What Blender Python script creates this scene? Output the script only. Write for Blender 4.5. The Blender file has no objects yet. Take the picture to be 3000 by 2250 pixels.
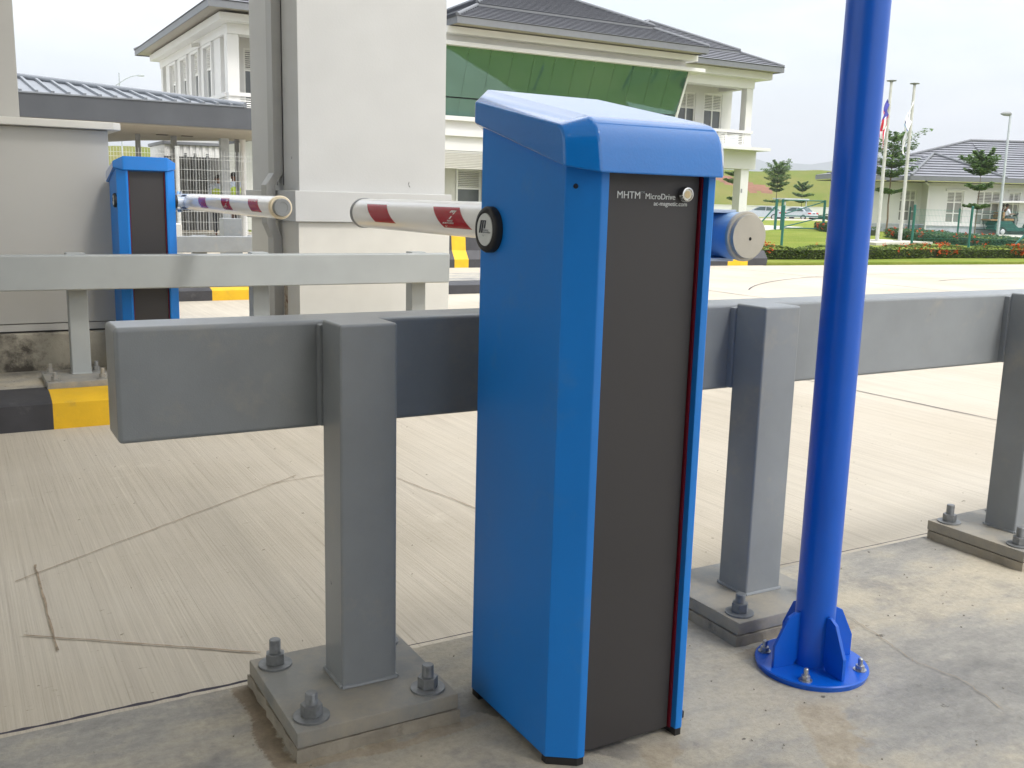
import bpy, bmesh, math, random
from mathutils import Vector, Matrix
R = math.radians
S = bpy.context.scene
COL = S.collection

# ------------------------------------------------------------------ camera
F, PITCH, ROLL, YAW, CAMH = 2881.08 / 3000, 0.18361976, 0.02509239, -0.52102897, 0.95
_r = Vector((math.cos(YAW), math.sin(YAW), 0)); _f = Vector((-math.sin(YAW), math.cos(YAW), 0)); _u = Vector((0, 0, 1))
fw = _f * math.cos(PITCH) - _u * math.sin(PITCH); up = _u * math.cos(PITCH) + _f * math.sin(PITCH)
rt = _r * math.cos(ROLL) + up * math.sin(ROLL); up = up * math.cos(ROLL) - _r * math.sin(ROLL)
cam_d = bpy.data.cameras.new('camera'); cam = bpy.data.objects.new('camera', cam_d); COL.objects.link(cam)
cam_d.sensor_width = 36; cam_d.lens = 36 * F; cam_d.clip_start = 0.05; cam_d.clip_end = 9000
m = Matrix((rt, up, -fw)).transposed().to_4x4(); m.translation = (0, 0, CAMH)
cam.matrix_world = m
S.camera = cam

# ------------------------------------------------------------------ light
SUN_EL, SUN_AZ = 52, 160          # degrees; azimuth clockwise from +Y
W = bpy.data.worlds.new('World'); S.world = W; W.use_nodes = True
nt = W.node_tree; nt.nodes.clear()
sky = nt.nodes.new('ShaderNodeTexSky'); sky.sky_type = 'NISHITA'; sky.sun_disc = False
sky.sun_elevation = R(SUN_EL); sky.sun_rotation = R(SUN_AZ); sky.dust_density = 4.0; sky.air_density = 1.2
bg = nt.nodes.new('ShaderNodeBackground'); bg.inputs['Strength'].default_value = 0.12
tc = nt.nodes.new('ShaderNodeTexCoord'); mp = nt.nodes.new('ShaderNodeMapping'); mp.inputs['Scale'].default_value = (1.0, 1.0, 3.2)
nz = nt.nodes.new('ShaderNodeTexNoise'); nz.inputs['Scale'].default_value = 2.3; nz.inputs['Detail'].default_value = 7; nz.inputs['Roughness'].default_value = 0.55
rp = nt.nodes.new('ShaderNodeValToRGB'); rp.color_ramp.elements[0].position = 0.38; rp.color_ramp.elements[0].color = (0.42, 0.42, 0.42, 1)
rp.color_ramp.elements[1].position = 0.62; rp.color_ramp.elements[1].color = (1, 1, 1, 1)
mx = nt.nodes.new('ShaderNodeMix'); mx.data_type = 'RGBA'
# overcast cloud sheet, brighter overhead than at the horizon
sx = nt.nodes.new('ShaderNodeSeparateXYZ'); mr = nt.nodes.new('ShaderNodeMapRange'); mr.inputs['From Min'].default_value = 0; mr.inputs['From Max'].default_value = 1
mr.inputs['To Min'].default_value = 4.05; mr.inputs['To Max'].default_value = 14.0
cl = nt.nodes.new('ShaderNodeMix'); cl.data_type = 'RGBA'; cl.blend_type = 'MULTIPLY'; cl.inputs['Factor'].default_value = 1; cl.inputs['A'].default_value = (.97, .99, 1.02, 1)
out = nt.nodes.new('ShaderNodeOutputWorld')
L = nt.links.new
L(tc.outputs['Generated'], mp.inputs['Vector']); L(mp.outputs['Vector'], nz.inputs['Vector']); L(nz.outputs['Fac'], rp.inputs['Fac'])
L(tc.outputs['Generated'], sx.inputs['Vector']); L(sx.outputs['Z'], mr.inputs['Value']); L(mr.outputs['Result'], cl.inputs['B']); L(cl.outputs['Result'], mx.inputs['B'])
L(rp.outputs['Color'], mx.inputs['Factor']); L(sky.outputs['Color'], mx.inputs['A']); L(mx.outputs['Result'], bg.inputs['Color']); L(bg.outputs['Background'], out.inputs['Surface'])
sd = bpy.data.lights.new('sun', 'SUN'); sd.energy = 1.0; sd.angle = R(12); sd.color = (1.0, 0.97, 0.93)
sun = bpy.data.objects.new('sun', sd); COL.objects.link(sun)
az, el = R(SUN_AZ), R(SUN_EL)
sdir = Vector((math.sin(az) * math.cos(el), math.cos(az) * math.cos(el), math.sin(el)))
sun.rotation_euler = (-sdir).to_track_quat('-Z', 'Y').to_euler(); sun.location = sdir * 40
S.view_settings.view_transform = 'Standard'; S.view_settings.look = 'None'; S.view_settings.exposure = 1.12; S.view_settings.gamma = 1
try:
    S.cycles.max_bounces = 7; S.cycles.transparent_max_bounces = 12; S.cycles.volume_bounces = 0
except Exception: pass

# ------------------------------------------------------------------ materials
def newmat(name):
    m = bpy.data.materials.new(name); m.use_nodes = True
    return m, m.node_tree, m.node_tree.nodes['Principled BSDF']
def nodes_noise(t, scale, detail=5, rough=.6, vec=None, stretch=None):
    n = t.nodes.new('ShaderNodeTexNoise'); n.inputs['Scale'].default_value = scale; n.inputs['Detail'].default_value = detail; n.inputs['Roughness'].default_value = rough
    c = t.nodes.new('ShaderNodeTexCoord'); src = c.outputs['Object']
    if stretch:
        mpn = t.nodes.new('ShaderNodeMapping'); mpn.inputs['Scale'].default_value = stretch; t.links.new(src, mpn.inputs['Vector']); src = mpn.outputs['Vector']
    t.links.new(src, n.inputs['Vector'])
    return n
def ramp(t, fac, stops):
    r = t.nodes.new('ShaderNodeValToRGB'); e = r.color_ramp.elements
    while len(e) < len(stops): e.new(.5)
    for i, (p, c) in enumerate(stops):
        e[i].position = p; e[i].color = (c[0], c[1], c[2], 1) if not isinstance(c, (int, float)) else (c, c, c, 1)
    t.links.new(fac, r.inputs['Fac'])
    return r
def mixc(t, fac, a, b, mode='MIX'):
    x = t.nodes.new('ShaderNodeMix'); x.data_type = 'RGBA'; x.blend_type = mode
    for sock, v in ((x.inputs['Factor'], fac), (x.inputs['A'], a), (x.inputs['B'], b)):
        if isinstance(v, (int, float)): sock.default_value = v
        elif isinstance(v, tuple): sock.default_value = (v[0], v[1], v[2], 1)
        else: t.links.new(v, sock)
    return x.outputs['Result']
def bump(t, b, height, strength=.2, dist=.01):
    n = t.nodes.new('ShaderNodeBump'); n.inputs['Strength'].default_value = strength; n.inputs['Distance'].default_value = dist
    t.links.new(height, n.inputs['Height']); t.links.new(n.outputs['Normal'], b.inputs['Normal'])
def mat(name, col, rough=.5, metal=0., var=.12, vscale=6., bstr=0., bscale=300., bdist=.002, stain=None, stain_amt=(.55, .75), sscale=3., spec=None):
    """one-colour surface with a little real unevenness: tone drift, optional dirt, optional micro relief"""
    m, t, b = newmat(name)
    n = nodes_noise(t, vscale)
    lo = tuple(c * (1 - var) for c in col); hi = tuple(min(1, c * (1 + var)) for c in col)
    c = ramp(t, n.outputs['Fac'], [(.3, lo), (.7, hi)]).outputs['Color']
    if stain:
        s = nodes_noise(t, sscale, 8, .7)
        f = ramp(t, s.outputs['Fac'], [(stain_amt[0], 0), (stain_amt[1], 1)])
        c = mixc(t, f.outputs['Color'], c, stain)
    t.links.new(c, b.inputs['Base Color'])
    b.inputs['Roughness'].default_value = rough; b.inputs['Metallic'].default_value = metal
    if spec is not None: b.inputs['Specular IOR Level'].default_value = spec
    rn = nodes_noise(t, vscale * 4)
    rr = t.nodes.new('ShaderNodeMapRange'); rr.inputs['To Min'].default_value = max(0, rough - .06); rr.inputs['To Max'].default_value = min(1, rough + .08)
    t.links.new(rn.outputs['Fac'], rr.inputs['Value']); t.links.new(rr.outputs['Result'], b.inputs['Roughness'])
    if bstr:
        h = nodes_noise(t, bscale, 3, .5); bump(t, b, h.outputs['Fac'], bstr, bdist)
    return m
M = {}
M['steel_dark'] = mat('grey_rail_paint', (.245, .262, .272), .30, var=.10, vscale=5, bstr=.25, bscale=420, bdist=.0008, stain=(.34, .32, .28), stain_amt=(.55, .84), sscale=8)
M['steel_light'] = mat('light_grey_rail_paint', (.33, .35, .345), .5, var=.06, vscale=4, bstr=.2, bscale=300, bdist=.0008)
M['plate'] = mat('dusty_plate', (.225, .228, .215), .62, var=.14, vscale=9, bstr=.25, bscale=260, bdist=.0008, stain=(.36, .32, .25), stain_amt=(.40, .70), sscale=7)
M['bolt'] = mat('bolt_paint', (.20, .21, .215), .45, .25, .2, 60, .2, 500, .0006, stain=(.13, .06, .03), stain_amt=(.68, .8), sscale=55)
M['galv'] = mat('galvanised', (.45, .46, .47), .35, .85, .15, 50)
M['blue'] = mat('blue_powder_coat', (.003, .195, .64), .45, var=.05, vscale=3, bstr=.12, bscale=700, bdist=.0006, stain=(.06, .22, .52), stain_amt=(.55, .95), sscale=7)
M['blue_lid'] = mat('blue_textured_lid', (.004, .180, .60), .22, var=.04, vscale=3, bstr=.22, bscale=210, bdist=.0022)
M['pole_blue'] = mat('blue_pole_gloss', (.002, .100, .54), .30, var=.06, vscale=4, bstr=.06, bscale=300, bdist=.0006)
M['panel'] = mat('charcoal_panel', (.040, .037, .038), .50, var=.06, vscale=4, bstr=.18, bscale=900, bdist=.0005, stain=(.35, .33, .30), stain_amt=(.74, .78), sscale=90)
M['red'] = mat('red_strip', (.17, .004, .014), .4)
M['stripe'] = mat('red_film', (.36, .006, .022), .18, var=.05)
M['boomwhite'] = mat('white_boom_gloss', (.86, .86, .85), .14, var=.03, vscale=3)
M['cream'] = mat('cream_ring', (.74, .64, .46), .4)
M['capgrey'] = mat('grey_cap', (.24, .25, .25), .5)
M['disc'] = mat('beige_disc', (.56, .52, .43), .42, var=.07, vscale=14)
M['boomblue'] = mat('light_blue_paint', (.34, .56, .82), .32)
M['boomlight'] = mat('pale_blue_bracket', (.55, .62, .72), .3)
M['black'] = mat('black_rubber', (.018, .017, .017), .55)
M['blackhole'] = mat('black_hole', (.003, .003, .003), .9)
M['badge'] = mat('badge_face', (.66, .68, .66), .35, var=.02)
M['ink'] = mat('dark_ink', (.012, .016, .03), .4)
M['inkgrey'] = mat('grey_ink', (.30, .32, .33), .4)
M['lettering'] = mat('pale_lettering', (.72, .74, .72), .4, var=.02)
M['wallgrey'] = mat('booth_panel_grey', (.46, .45, .415), .5, var=.03, vscale=2)
M['plaster'] = mat('grey_plaster', (.50, .505, .495), .75, var=.035, vscale=3, bstr=.25, bscale=90, bdist=.002)
M['coping'] = mat('pale_coping', (.62, .605, .55), .6, var=.04)
M['plaster_side'] = M['plaster']
M['pipe'] = mat('grey_pipe', (.36, .36, .345), .5, var=.05)
M['white'] = mat('white_paint', (.67, .665, .645), .6, var=.025, vscale=1.2)
M['whiteframe'] = mat('white_frame', (.78, .775, .74), .5, var=.02)
M['fascia'] = mat('grey_fascia', (.16, .168, .18), .5, var=.06)
M['soffit'] = mat('soffit', (.36, .33, .28), .7, var=.04)
M['tile'] = mat('roof_tile', (.195, .20, .22), .5, var=.14, vscale=3)
M['tileshade'] = mat('roof_tile_shade', (.085, .09, .105), .7)  # darker riser colour paints the shadow line under each tile course
M['screen'] = mat('screen_grey', (.14, .14, .135), .6)
M['pane'] = mat('window_pane', (.11, .12, .125), .08, var=.05)
M['panelight'] = mat('curtained_pane', (.26, .26, .245), .1, var=.06)
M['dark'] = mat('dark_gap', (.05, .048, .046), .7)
M['canopy'] = mat('canopy_sheet', (.19, .205, .225), .42, .1, .08, 2)
M['canopyfascia'] = mat('canopy_fascia', (.095, .10, .11), .32, .5, .10, 1.2, .3, 3, .01)
M['column'] = mat('grey_column', (.20, .21, .22), .45)
M['wire'] = mat('galvanised_wire', (.55, .56, .54), .4, .4)
M['greenwire'] = mat('green_wire', (.05, .26, .22), .5)
M['green'] = mat('green_post', (.015, .13, .105), .45)
M['palegreen'] = mat('pale_green_post', (.36, .50, .44), .5)
M['yellow'] = mat('yellow_kerb_paint', (.70, .42, .010), .6, var=.1, vscale=6, bstr=.3, bscale=60, bdist=.003, stain=(.42, .27, .06), stain_amt=(.6, .85), sscale=9)
M['kerbblack'] = mat('black_kerb_paint', (.040, .040, .045), .55, var=.2, vscale=6, bstr=.3, bscale=60, bdist=.003, stain=(.11, .11, .11), stain_amt=(.6, .85), sscale=9)
M['kerbconc'] = mat('kerb_concrete', (.50, .48, .42), .85, var=.1, vscale=5, bstr=.4, bscale=60, bdist=.003)
M['plinth'] = mat('stained_plinth', (.36, .33, .26), .9, var=.2, vscale=5, bstr=.6, bscale=50, bdist=.006, stain=(.085, .075, .06), stain_amt=(.5, .62), sscale=3.4)
M['grout'] = mat('grout', (.31, .28, .225), .9, var=.22, vscale=14, bstr=.6, bscale=90, bdist=.004, stain=(.12, .11, .10), stain_amt=(.56, .7), sscale=9)
M['trunk'] = mat('trunk', (.17, .125, .085), .9, var=.2, vscale=10)
M['carpaint'] = mat('silver_car', (.55, .60, .64), .25, .3, .02)
M['carglass'] = mat('car_glass', (.04, .08, .08), .06)
M['tyre'] = mat('tyre', (.02, .02, .02), .8)
M['rim'] = mat('rim', (.6, .62, .64), .3, .7)
M['taillight'] = mat('tail_lamp', (.45, .03, .03), .2)
M['cartgreen'] = mat('cart_green', (.012, .075, .065), .35)
M['bag'] = mat('tan_bag', (.30, .17, .07), .7)
M['skin'] = mat('skin', (.24, .12, .075), .6)
M['hair'] = mat('hair', (.012, .010, .009), .6)
M['shirt'] = mat('pale_blue_shirt', (.55, .62, .74), .8)
M['whiteshirt'] = mat('white_shirt', (.74, .76, .82), .8)
M['vest'] = mat('yellow_green_vest', (.55, .72, .06), .7)
M['trousers'] = mat('dark_trousers', (.045, .05, .06), .8)
M['brown'] = mat('brown_trousers', (.10, .05, .035), .8)
M['flagred'] = mat('flag_red', (.62, .02, .05), .7)
M['flagwhite'] = mat('flag_white', (.82, .82, .86), .7)
M['flagblue'] = mat('flag_blue', (.05, .05, .30), .7)
M['flagink'] = mat('flag_ink', (.03, .06, .22), .7)
M['flagsky'] = mat('flag_light_blue', (.25, .45, .72), .7)
M['polegrey'] = mat('flagpole_grey', (.50, .50, .46), .5)
M['lamp'] = mat('lamp_grey', (.42, .45, .48), .5)
M['crackline'] = mat('crack_filler', (.30, .235, .165), .9, var=.3, vscale=40)
M['jointdark'] = mat('dark_joint', (.045, .04, .055), .9)
M['lens'] = mat('lock_brass', (.50, .40, .25), .3, .8)
M['chrome'] = mat('chrome', (.62, .62, .60), .16, 1.0)

def foliage(name, a, bcol, c):
    m, t, b = newmat(name)
    g = t.nodes.new('ShaderNodeNewGeometry'); n = nodes_noise(t, 1.3, 3)
    r = ramp(t, g.outputs['Random Per Island'], [(0, a), (.5, bcol), (1, c)])
    t.links.new(r.outputs['Color'], b.inputs['Base Color']); b.inputs['Roughness'].default_value = .55
    b.inputs['Specular IOR Level'].default_value = .25
    tr = t.nodes.new('ShaderNodeBsdfTranslucent'); t.links.new(r.outputs['Color'], tr.inputs['Color'])
    mxs = t.nodes.new('ShaderNodeMixShader'); mxs.inputs['Fac'].default_value = .3
    o = t.nodes['Material Output']
    t.links.new(b.outputs['BSDF'], mxs.inputs[1]); t.links.new(tr.outputs['BSDF'], mxs.inputs[2]); t.links.new(mxs.outputs['Shader'], o.inputs['Surface'])
    return m
M['leaf'] = foliage('tree_leaf', (.07, .14, .05), (.14, .24, .08), (.25, .35, .12))
M['hedge'] = foliage('hedge_leaf', (.045, .075, .018), (.10, .16, .030), (.20, .25, .05))
M['hedgedark'] = foliage('hedge_leaf_dark', (.03, .075, .03), (.06, .13, .05), (.12, .18, .07))
M['stems'] = mat('hedge_stems', (.035, .045, .015), .9)
M['flower'] = foliage('red_flower', (.50, .035, .012), (.62, .09, .02), (.62, .17, .04))

def grass_mat(name, a, bcol, dry, s1=.5, dry_amt=(.5, .75), earth=None):
    m, t, b = newmat(name)
    n1 = nodes_noise(t, s1, 8, .65); n2 = nodes_noise(t, 9, 6, .7)
    c = ramp(t, n2.outputs['Fac'], [(.3, a), (.7, bcol)]).outputs['Color']
    f = ramp(t, n1.outputs['Fac'], [(dry_amt[0] - .06, 0), (dry_amt[1] - .03, 1)])
    c = mixc(t, f.outputs['Color'], c, dry)
    if earth:
        e = nodes_noise(t, .045, 5, .6); fe = ramp(t, e.outputs['Fac'], [(.58, 0), (.64, 1)])
        c = mixc(t, fe.outputs['Color'], c, earth)
    t.links.new(c, b.inputs['Base Color']); b.inputs['Roughness'].default_value = .9; b.inputs['Specular IOR Level'].default_value = .1
    h = nodes_noise(t, 30, 6, .7); bump(t, b, h.outputs['Fac'], .8, .05)
    return m
M['lawn'] = grass_mat('lawn', (.15, .20, .025), (.22, .28, .045), (.29, .30, .07), .35)
M['hill'] = grass_mat('hill_grass', (.10, .14, .025), (.17, .20, .04), (.19, .185, .055), .10, (.45, .62))
M['earth'] = mat('red_earth', (.21, .10, .06), .95, var=.25, vscale=.6)
M['mountain'] = mat('mountain_forest', (.05, .08, .05), .9, var=.2, vscale=.01)

def road_mat():
    m, t, b = newmat('broomed_concrete')
    st = nodes_noise(t, 1.0, 6, .7, stretch=(150, 1.3, 1))     # broom strokes run across the lane
    st2 = nodes_noise(t, 1.0, 4, .6, stretch=(34, .5, 1))
    bl = nodes_noise(t, .55, 7, .6); fine = nodes_noise(t, 38, 6, .7); big = nodes_noise(t, .16, 4, .5)
    c = ramp(t, bl.outputs['Fac'], [(.28, (.415, .372, .295)), (.5, (.485, .44, .36)), (.75, (.535, .495, .42))]).outputs['Color']
    f1 = ramp(t, st.outputs['Fac'], [(.32, (.86, .85, .84)), (.5, (.99, .985, .98)), (.72, (1.05, 1.05, 1.05))])
    c = mixc(t, 1.0, c, f1.outputs['Color'], 'MULTIPLY')
    f2 = ramp(t, st2.outputs['Fac'], [(.36, (.945, .94, .94)), (.52, (1, 1, 1)), (.7, (1.025, 1.025, 1.02))])
    c = mixc(t, 1.0, c, f2.outputs['Color'], 'MULTIPLY')
    gv = ramp(t, st.outputs['Fac'], [(.285, .75), (.36, 0)]); c = mixc(t, gv.outputs['Color'], c, (.30, .255, .19))
    gw = ramp(t, st.outputs['Fac'], [(.63, 0), (.72, .55)]); c = mixc(t, gw.outputs['Color'], c, (.66, .61, .50))
    sp = nodes_noise(t, 1.0, 5, .75, stretch=(26, 70, 1)); fs = ramp(t, sp.outputs['Fac'], [(.645, 0), (.71, .75)])
    c = mixc(t, fs.outputs['Color'], c, (.20, .17, .13))
    wh = nodes_noise(t, 2.4, 8, .75); fw_ = ramp(t, wh.outputs['Fac'], [(.62, 0), (.74, .5)])
    c = mixc(t, fw_.outputs['Color'], c, (.62, .58, .48))
    t.links.new(c, b.inputs['Base Color']); b.inputs['Roughness'].default_value = .85; b.inputs['Specular IOR Level'].default_value = .25
    h = mixc(t, .35, st.outputs['Fac'], fine.outputs['Fac']); bump(t, b, h, .55, .006)
    return m
def island_mat():
    m, t, b = newmat('worn_island_concrete')
    a = nodes_noise(t, 1.7, 9, .68, stretch=(.8, 1.8, 1)); a2 = nodes_noise(t, 4.2, 8, .7); fine = nodes_noise(t, 60, 6, .75); pit = nodes_noise(t, 21, 4, .55)
    c = ramp(t, a.outputs['Fac'], [(.30, (.20, .197, .185)), (.45, (.325, .313, .282)), (.56, (.44, .40, .32)), (.72, (.50, .45, .345))]).outputs['Color']
    f = ramp(t, a2.outputs['Fac'], [(.32, .62), (.48, 0)]); c = mixc(t, f.outputs['Color'], c, (.175, .175, .175))
    f = ramp(t, a2.outputs['Fac'], [(.58, 0), (.75, .6)]); c = mixc(t, f.outputs['Color'], c, (.43, .385, .295))
    f = ramp(t, pit.outputs['Fac'], [(.685, 0), (.72, .85)]); c = mixc(t, f.outputs['Color'], c, (.10, .09, .075))
    tcx = t.nodes.new('ShaderNodeTexCoord'); rag = nodes_noise(t, 14, 7, .75); rag2 = nodes_noise(t, 3.5, 4, .6)
    def mth(op, a_, b_=0., c_=None):
        n = t.nodes.new('ShaderNodeMath'); n.operation = op
        for i_, v in enumerate((a_, b_, c_)):
            if v is None: continue
            if isinstance(v, (int, float)): n.inputs[i_].default_value = v
            else: t.links.new(v, n.inputs[i_])
        return n.outputs[0]
    rough_h = None
    # ragged bands: trench mortar, brown dirt and tan beside plates, dark grey by cabinet
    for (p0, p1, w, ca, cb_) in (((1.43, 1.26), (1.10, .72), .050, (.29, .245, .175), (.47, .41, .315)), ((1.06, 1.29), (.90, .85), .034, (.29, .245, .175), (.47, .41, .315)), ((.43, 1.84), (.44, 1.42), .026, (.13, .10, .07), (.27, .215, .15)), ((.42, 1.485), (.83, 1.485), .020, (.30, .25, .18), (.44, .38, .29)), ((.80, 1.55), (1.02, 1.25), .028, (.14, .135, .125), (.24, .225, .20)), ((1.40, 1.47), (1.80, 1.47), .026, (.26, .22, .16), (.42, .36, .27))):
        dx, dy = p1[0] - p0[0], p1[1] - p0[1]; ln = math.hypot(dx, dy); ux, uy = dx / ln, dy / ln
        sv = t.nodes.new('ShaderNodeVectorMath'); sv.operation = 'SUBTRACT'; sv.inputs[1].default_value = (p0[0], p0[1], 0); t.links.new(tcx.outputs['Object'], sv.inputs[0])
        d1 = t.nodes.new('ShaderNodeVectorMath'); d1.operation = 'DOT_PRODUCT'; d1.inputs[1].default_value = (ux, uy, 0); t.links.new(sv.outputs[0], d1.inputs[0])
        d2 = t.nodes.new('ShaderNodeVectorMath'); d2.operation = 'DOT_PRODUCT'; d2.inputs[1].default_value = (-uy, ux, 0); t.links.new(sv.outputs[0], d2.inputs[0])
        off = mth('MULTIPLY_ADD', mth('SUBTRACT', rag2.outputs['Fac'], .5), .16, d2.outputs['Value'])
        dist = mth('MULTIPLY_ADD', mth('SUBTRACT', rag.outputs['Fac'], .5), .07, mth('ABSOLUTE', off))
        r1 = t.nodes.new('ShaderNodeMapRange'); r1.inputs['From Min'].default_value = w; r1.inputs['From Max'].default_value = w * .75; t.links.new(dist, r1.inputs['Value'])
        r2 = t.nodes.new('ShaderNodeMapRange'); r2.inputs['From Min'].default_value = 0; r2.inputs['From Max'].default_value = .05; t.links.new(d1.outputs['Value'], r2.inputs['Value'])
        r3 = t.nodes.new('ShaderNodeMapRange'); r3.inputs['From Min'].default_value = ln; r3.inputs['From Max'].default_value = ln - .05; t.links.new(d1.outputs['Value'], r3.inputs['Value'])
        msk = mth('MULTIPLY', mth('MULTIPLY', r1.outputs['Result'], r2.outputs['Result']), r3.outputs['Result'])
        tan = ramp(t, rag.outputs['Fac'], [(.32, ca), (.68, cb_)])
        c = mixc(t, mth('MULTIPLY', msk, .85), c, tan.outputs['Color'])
        rough_h = msk if rough_h is None else mth('MAXIMUM', rough_h, msk)
    f = ramp(t, fine.outputs['Fac'], [(.3, (.84, .84, .84)), (.7, (1.13, 1.13, 1.12))]); c = mixc(t, 1., c, f.outputs['Color'], 'MULTIPLY')
    t.links.new(c, b.inputs['Base Color']); b.inputs['Roughness'].default_value = .78; b.inputs['Specular IOR Level'].default_value = .3
    h = mixc(t, mth('MULTIPLY', rough_h, .8), mixc(t, .4, a2.outputs['Fac'], fine.outputs['Fac']), rag.outputs['Fac']); bump(t, b, h, .6, .012)
    return m
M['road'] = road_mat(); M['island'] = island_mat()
M['patch'] = mat('rough_mortar', (.43, .375, .285), .92, var=.2, vscale=10, bstr=.9, bscale=70, bdist=.006, stain=(.32, .28, .215), stain_amt=(.5, .72), sscale=14)
mlid = M['blue_lid'].node_tree.nodes['Principled BSDF']; mlid.inputs['Specular IOR Level'].default_value = .15; mlid.inputs['Coat Weight'].default_value = .95; mlid.inputs['Coat Roughness'].default_value = .07
def glass_front_mat():
    m, t, b = newmat('green_reflective_glass')
    b.inputs['Base Color'].default_value = (.125, .225, .19, 1); b.inputs['Metallic'].default_value = .7; b.inputs['Roughness'].default_value = .03
    n = nodes_noise(t, .9, 2); bump(t, b, n.outputs['Fac'], .04, .05)
    return m
M['greenglass'] = glass_front_mat()

# ------------------------------------------------------------------ mesh helpers
class MB:
    def __init__(self): self.bm = bmesh.new(); self.mi = 0
    def face(self, pts):
        f = self.bm.faces.new([self.bm.verts.new(p) for p in pts]); f.material_index = self.mi; return f
    def poly(self, verts, faces):
        vs = [self.bm.verts.new(v) for v in verts]; r = []
        for q in faces:
            try: f = self.bm.faces.new([vs[i] for i in q]); f.material_index = self.mi; r.append(f)
            except ValueError: pass
        return vs
    def box(self, x0, x1, y0, y1, z0, z1, mtx=None, bev=0, seg=2):
        if x0 > x1: x0, x1 = x1, x0
        if y0 > y1: y0, y1 = y1, y0
        v = [Vector((x, y, z)) for z in (z0, z1) for y in (y0, y1) for x in (x0, x1)]
        if mtx: v = [mtx @ p for p in v]
        vs = [self.bm.verts.new(p) for p in v]
        fs = [self.bm.faces.new([vs[i] for i in q]) for q in ((0, 2, 3, 1), (4, 5, 7, 6), (0, 1, 5, 4), (2, 6, 7, 3), (0, 4, 6, 2), (1, 3, 7, 5))]
        for f in fs: f.material_index = self.mi
        if bev:
            es = list({e for f in fs for e in f.edges})
            r = bmesh.ops.bevel(self.bm, geom=es, offset=bev, segments=seg, affect='EDGES', profile=.5)
            for f in r['faces']: f.material_index = self.mi
        return self
    def tube(self, p0, p1, r0, r1=None, n=16, cap=True):
        r1 = r0 if r1 is None else r1
        p0, p1 = Vector(p0), Vector(p1); d = (p1 - p0).normalized()
        a = d.orthogonal().normalized() if abs(d.z) < .999 else Vector((1, 0, 0)); b = d.cross(a)
        ra = [self.bm.verts.new(p0 + (a * math.cos(2 * math.pi * i / n) + b * math.sin(2 * math.pi * i / n)) * r0) for i in range(n)]
        rb = [self.bm.verts.new(p1 + (a * math.cos(2 * math.pi * i / n) + b * math.sin(2 * math.pi * i / n)) * r1) for i in range(n)]
        for i in range(n): self.bm.faces.new((ra[i], ra[(i + 1) % n], rb[(i + 1) % n], rb[i])).material_index = self.mi
        if cap: self.bm.faces.new(ra[::-1]).material_index = self.mi; self.bm.faces.new(rb).material_index = self.mi
        return self
    def lathe(self, origin, axis, prof, n=40):
        """prof: (distance along axis, radius) pairs; ends closed"""
        o = Vector(origin); d = Vector(axis).normalized(); a = d.orthogonal().normalized(); b = d.cross(a); rings = []
        for (h, r) in prof:
            rings.append([self.bm.verts.new(o + d * h + (a * math.cos(2 * math.pi * i / n) + b * math.sin(2 * math.pi * i / n)) * max(r, 1e-5)) for i in range(n)])
        for k in range(len(rings) - 1):
            for i in range(n): self.bm.faces.new((rings[k][i], rings[k][(i + 1) % n], rings[k + 1][(i + 1) % n], rings[k + 1][i])).material_index = self.mi
        self.bm.faces.new(rings[0][::-1]).material_index = self.mi; self.bm.faces.new(rings[-1]).material_index = self.mi
        return self
    def prism(self, pts, z0, z1, bev=0, mtx=None):
        """pts: plan polygon; z0, z1: number or function(x, y)"""
        fz = lambda z, p: z(p[0], p[1]) if callable(z) else z
        lo = [Vector((p[0], p[1], fz(z0, p))) for p in pts]; hi = [Vector((p[0], p[1], fz(z1, p))) for p in pts]
        if mtx: lo = [mtx @ p for p in lo]; hi = [mtx @ p for p in hi]
        a = [self.bm.verts.new(p) for p in lo]; b = [self.bm.verts.new(p) for p in hi]; n = len(pts)
        fs = [self.bm.faces.new(a[::-1]), self.bm.faces.new(b)] + [self.bm.faces.new((a[i], a[(i + 1) % n], b[(i + 1) % n], b[i])) for i in range(n)]
        for f in fs: f.material_index = self.mi
        if bev:
            r = bmesh.ops.bevel(self.bm, geom=list({e for f in fs for e in f.edges}), offset=bev, segments=2, affect='EDGES', profile=.5)
        return self
    def extrude_profile(self, prof, axis_pts, close=True):
        """prof: list of (y, z) polygon, swept between x positions"""
        rings = [[self.bm.verts.new((x, p[0], p[1])) for p in prof] for x in axis_pts]; n = len(prof)
        for k in range(len(rings) - 1):
            for i in range(n): self.bm.faces.new((rings[k][i], rings[k][(i + 1) % n], rings[k + 1][(i + 1) % n], rings[k + 1][i])).material_index = self.mi
        self.bm.faces.new(rings[0][::-1]).material_index = self.mi; self.bm.faces.new(rings[-1]).material_index = self.mi
        return self
    def build(self, name, mats, parent=None, smooth=None, loc=None, recalc=True):
        if recalc: bmesh.ops.recalc_face_normals(self.bm, faces=self.bm.faces)
        me = bpy.data.meshes.new(name); self.bm.to_mesh(me); self.bm.free()
        for mm in (mats if isinstance(mats, (list, tuple)) else [mats]): me.materials.append(M[mm] if isinstance(mm, str) else mm)
        if smooth is not None:
            me.shade_smooth()
            try: me.set_sharp_from_angle(angle=R(smooth))
            except Exception: pass
        o = bpy.data.objects.new(name, me); COL.objects.link(o)
        if smooth is not None and smooth < 61:
            wn = o.modifiers.new('weighted', 'WEIGHTED_NORMAL'); wn.keep_sharp = True; wn.weight = 100
        if loc: o.location = loc
        if parent: o.parent = parent
        return o
def tag(o, label, cat, group=None):
    o['label'] = label; o['category'] = cat
    if group: o['group'] = group
    return o
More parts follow.
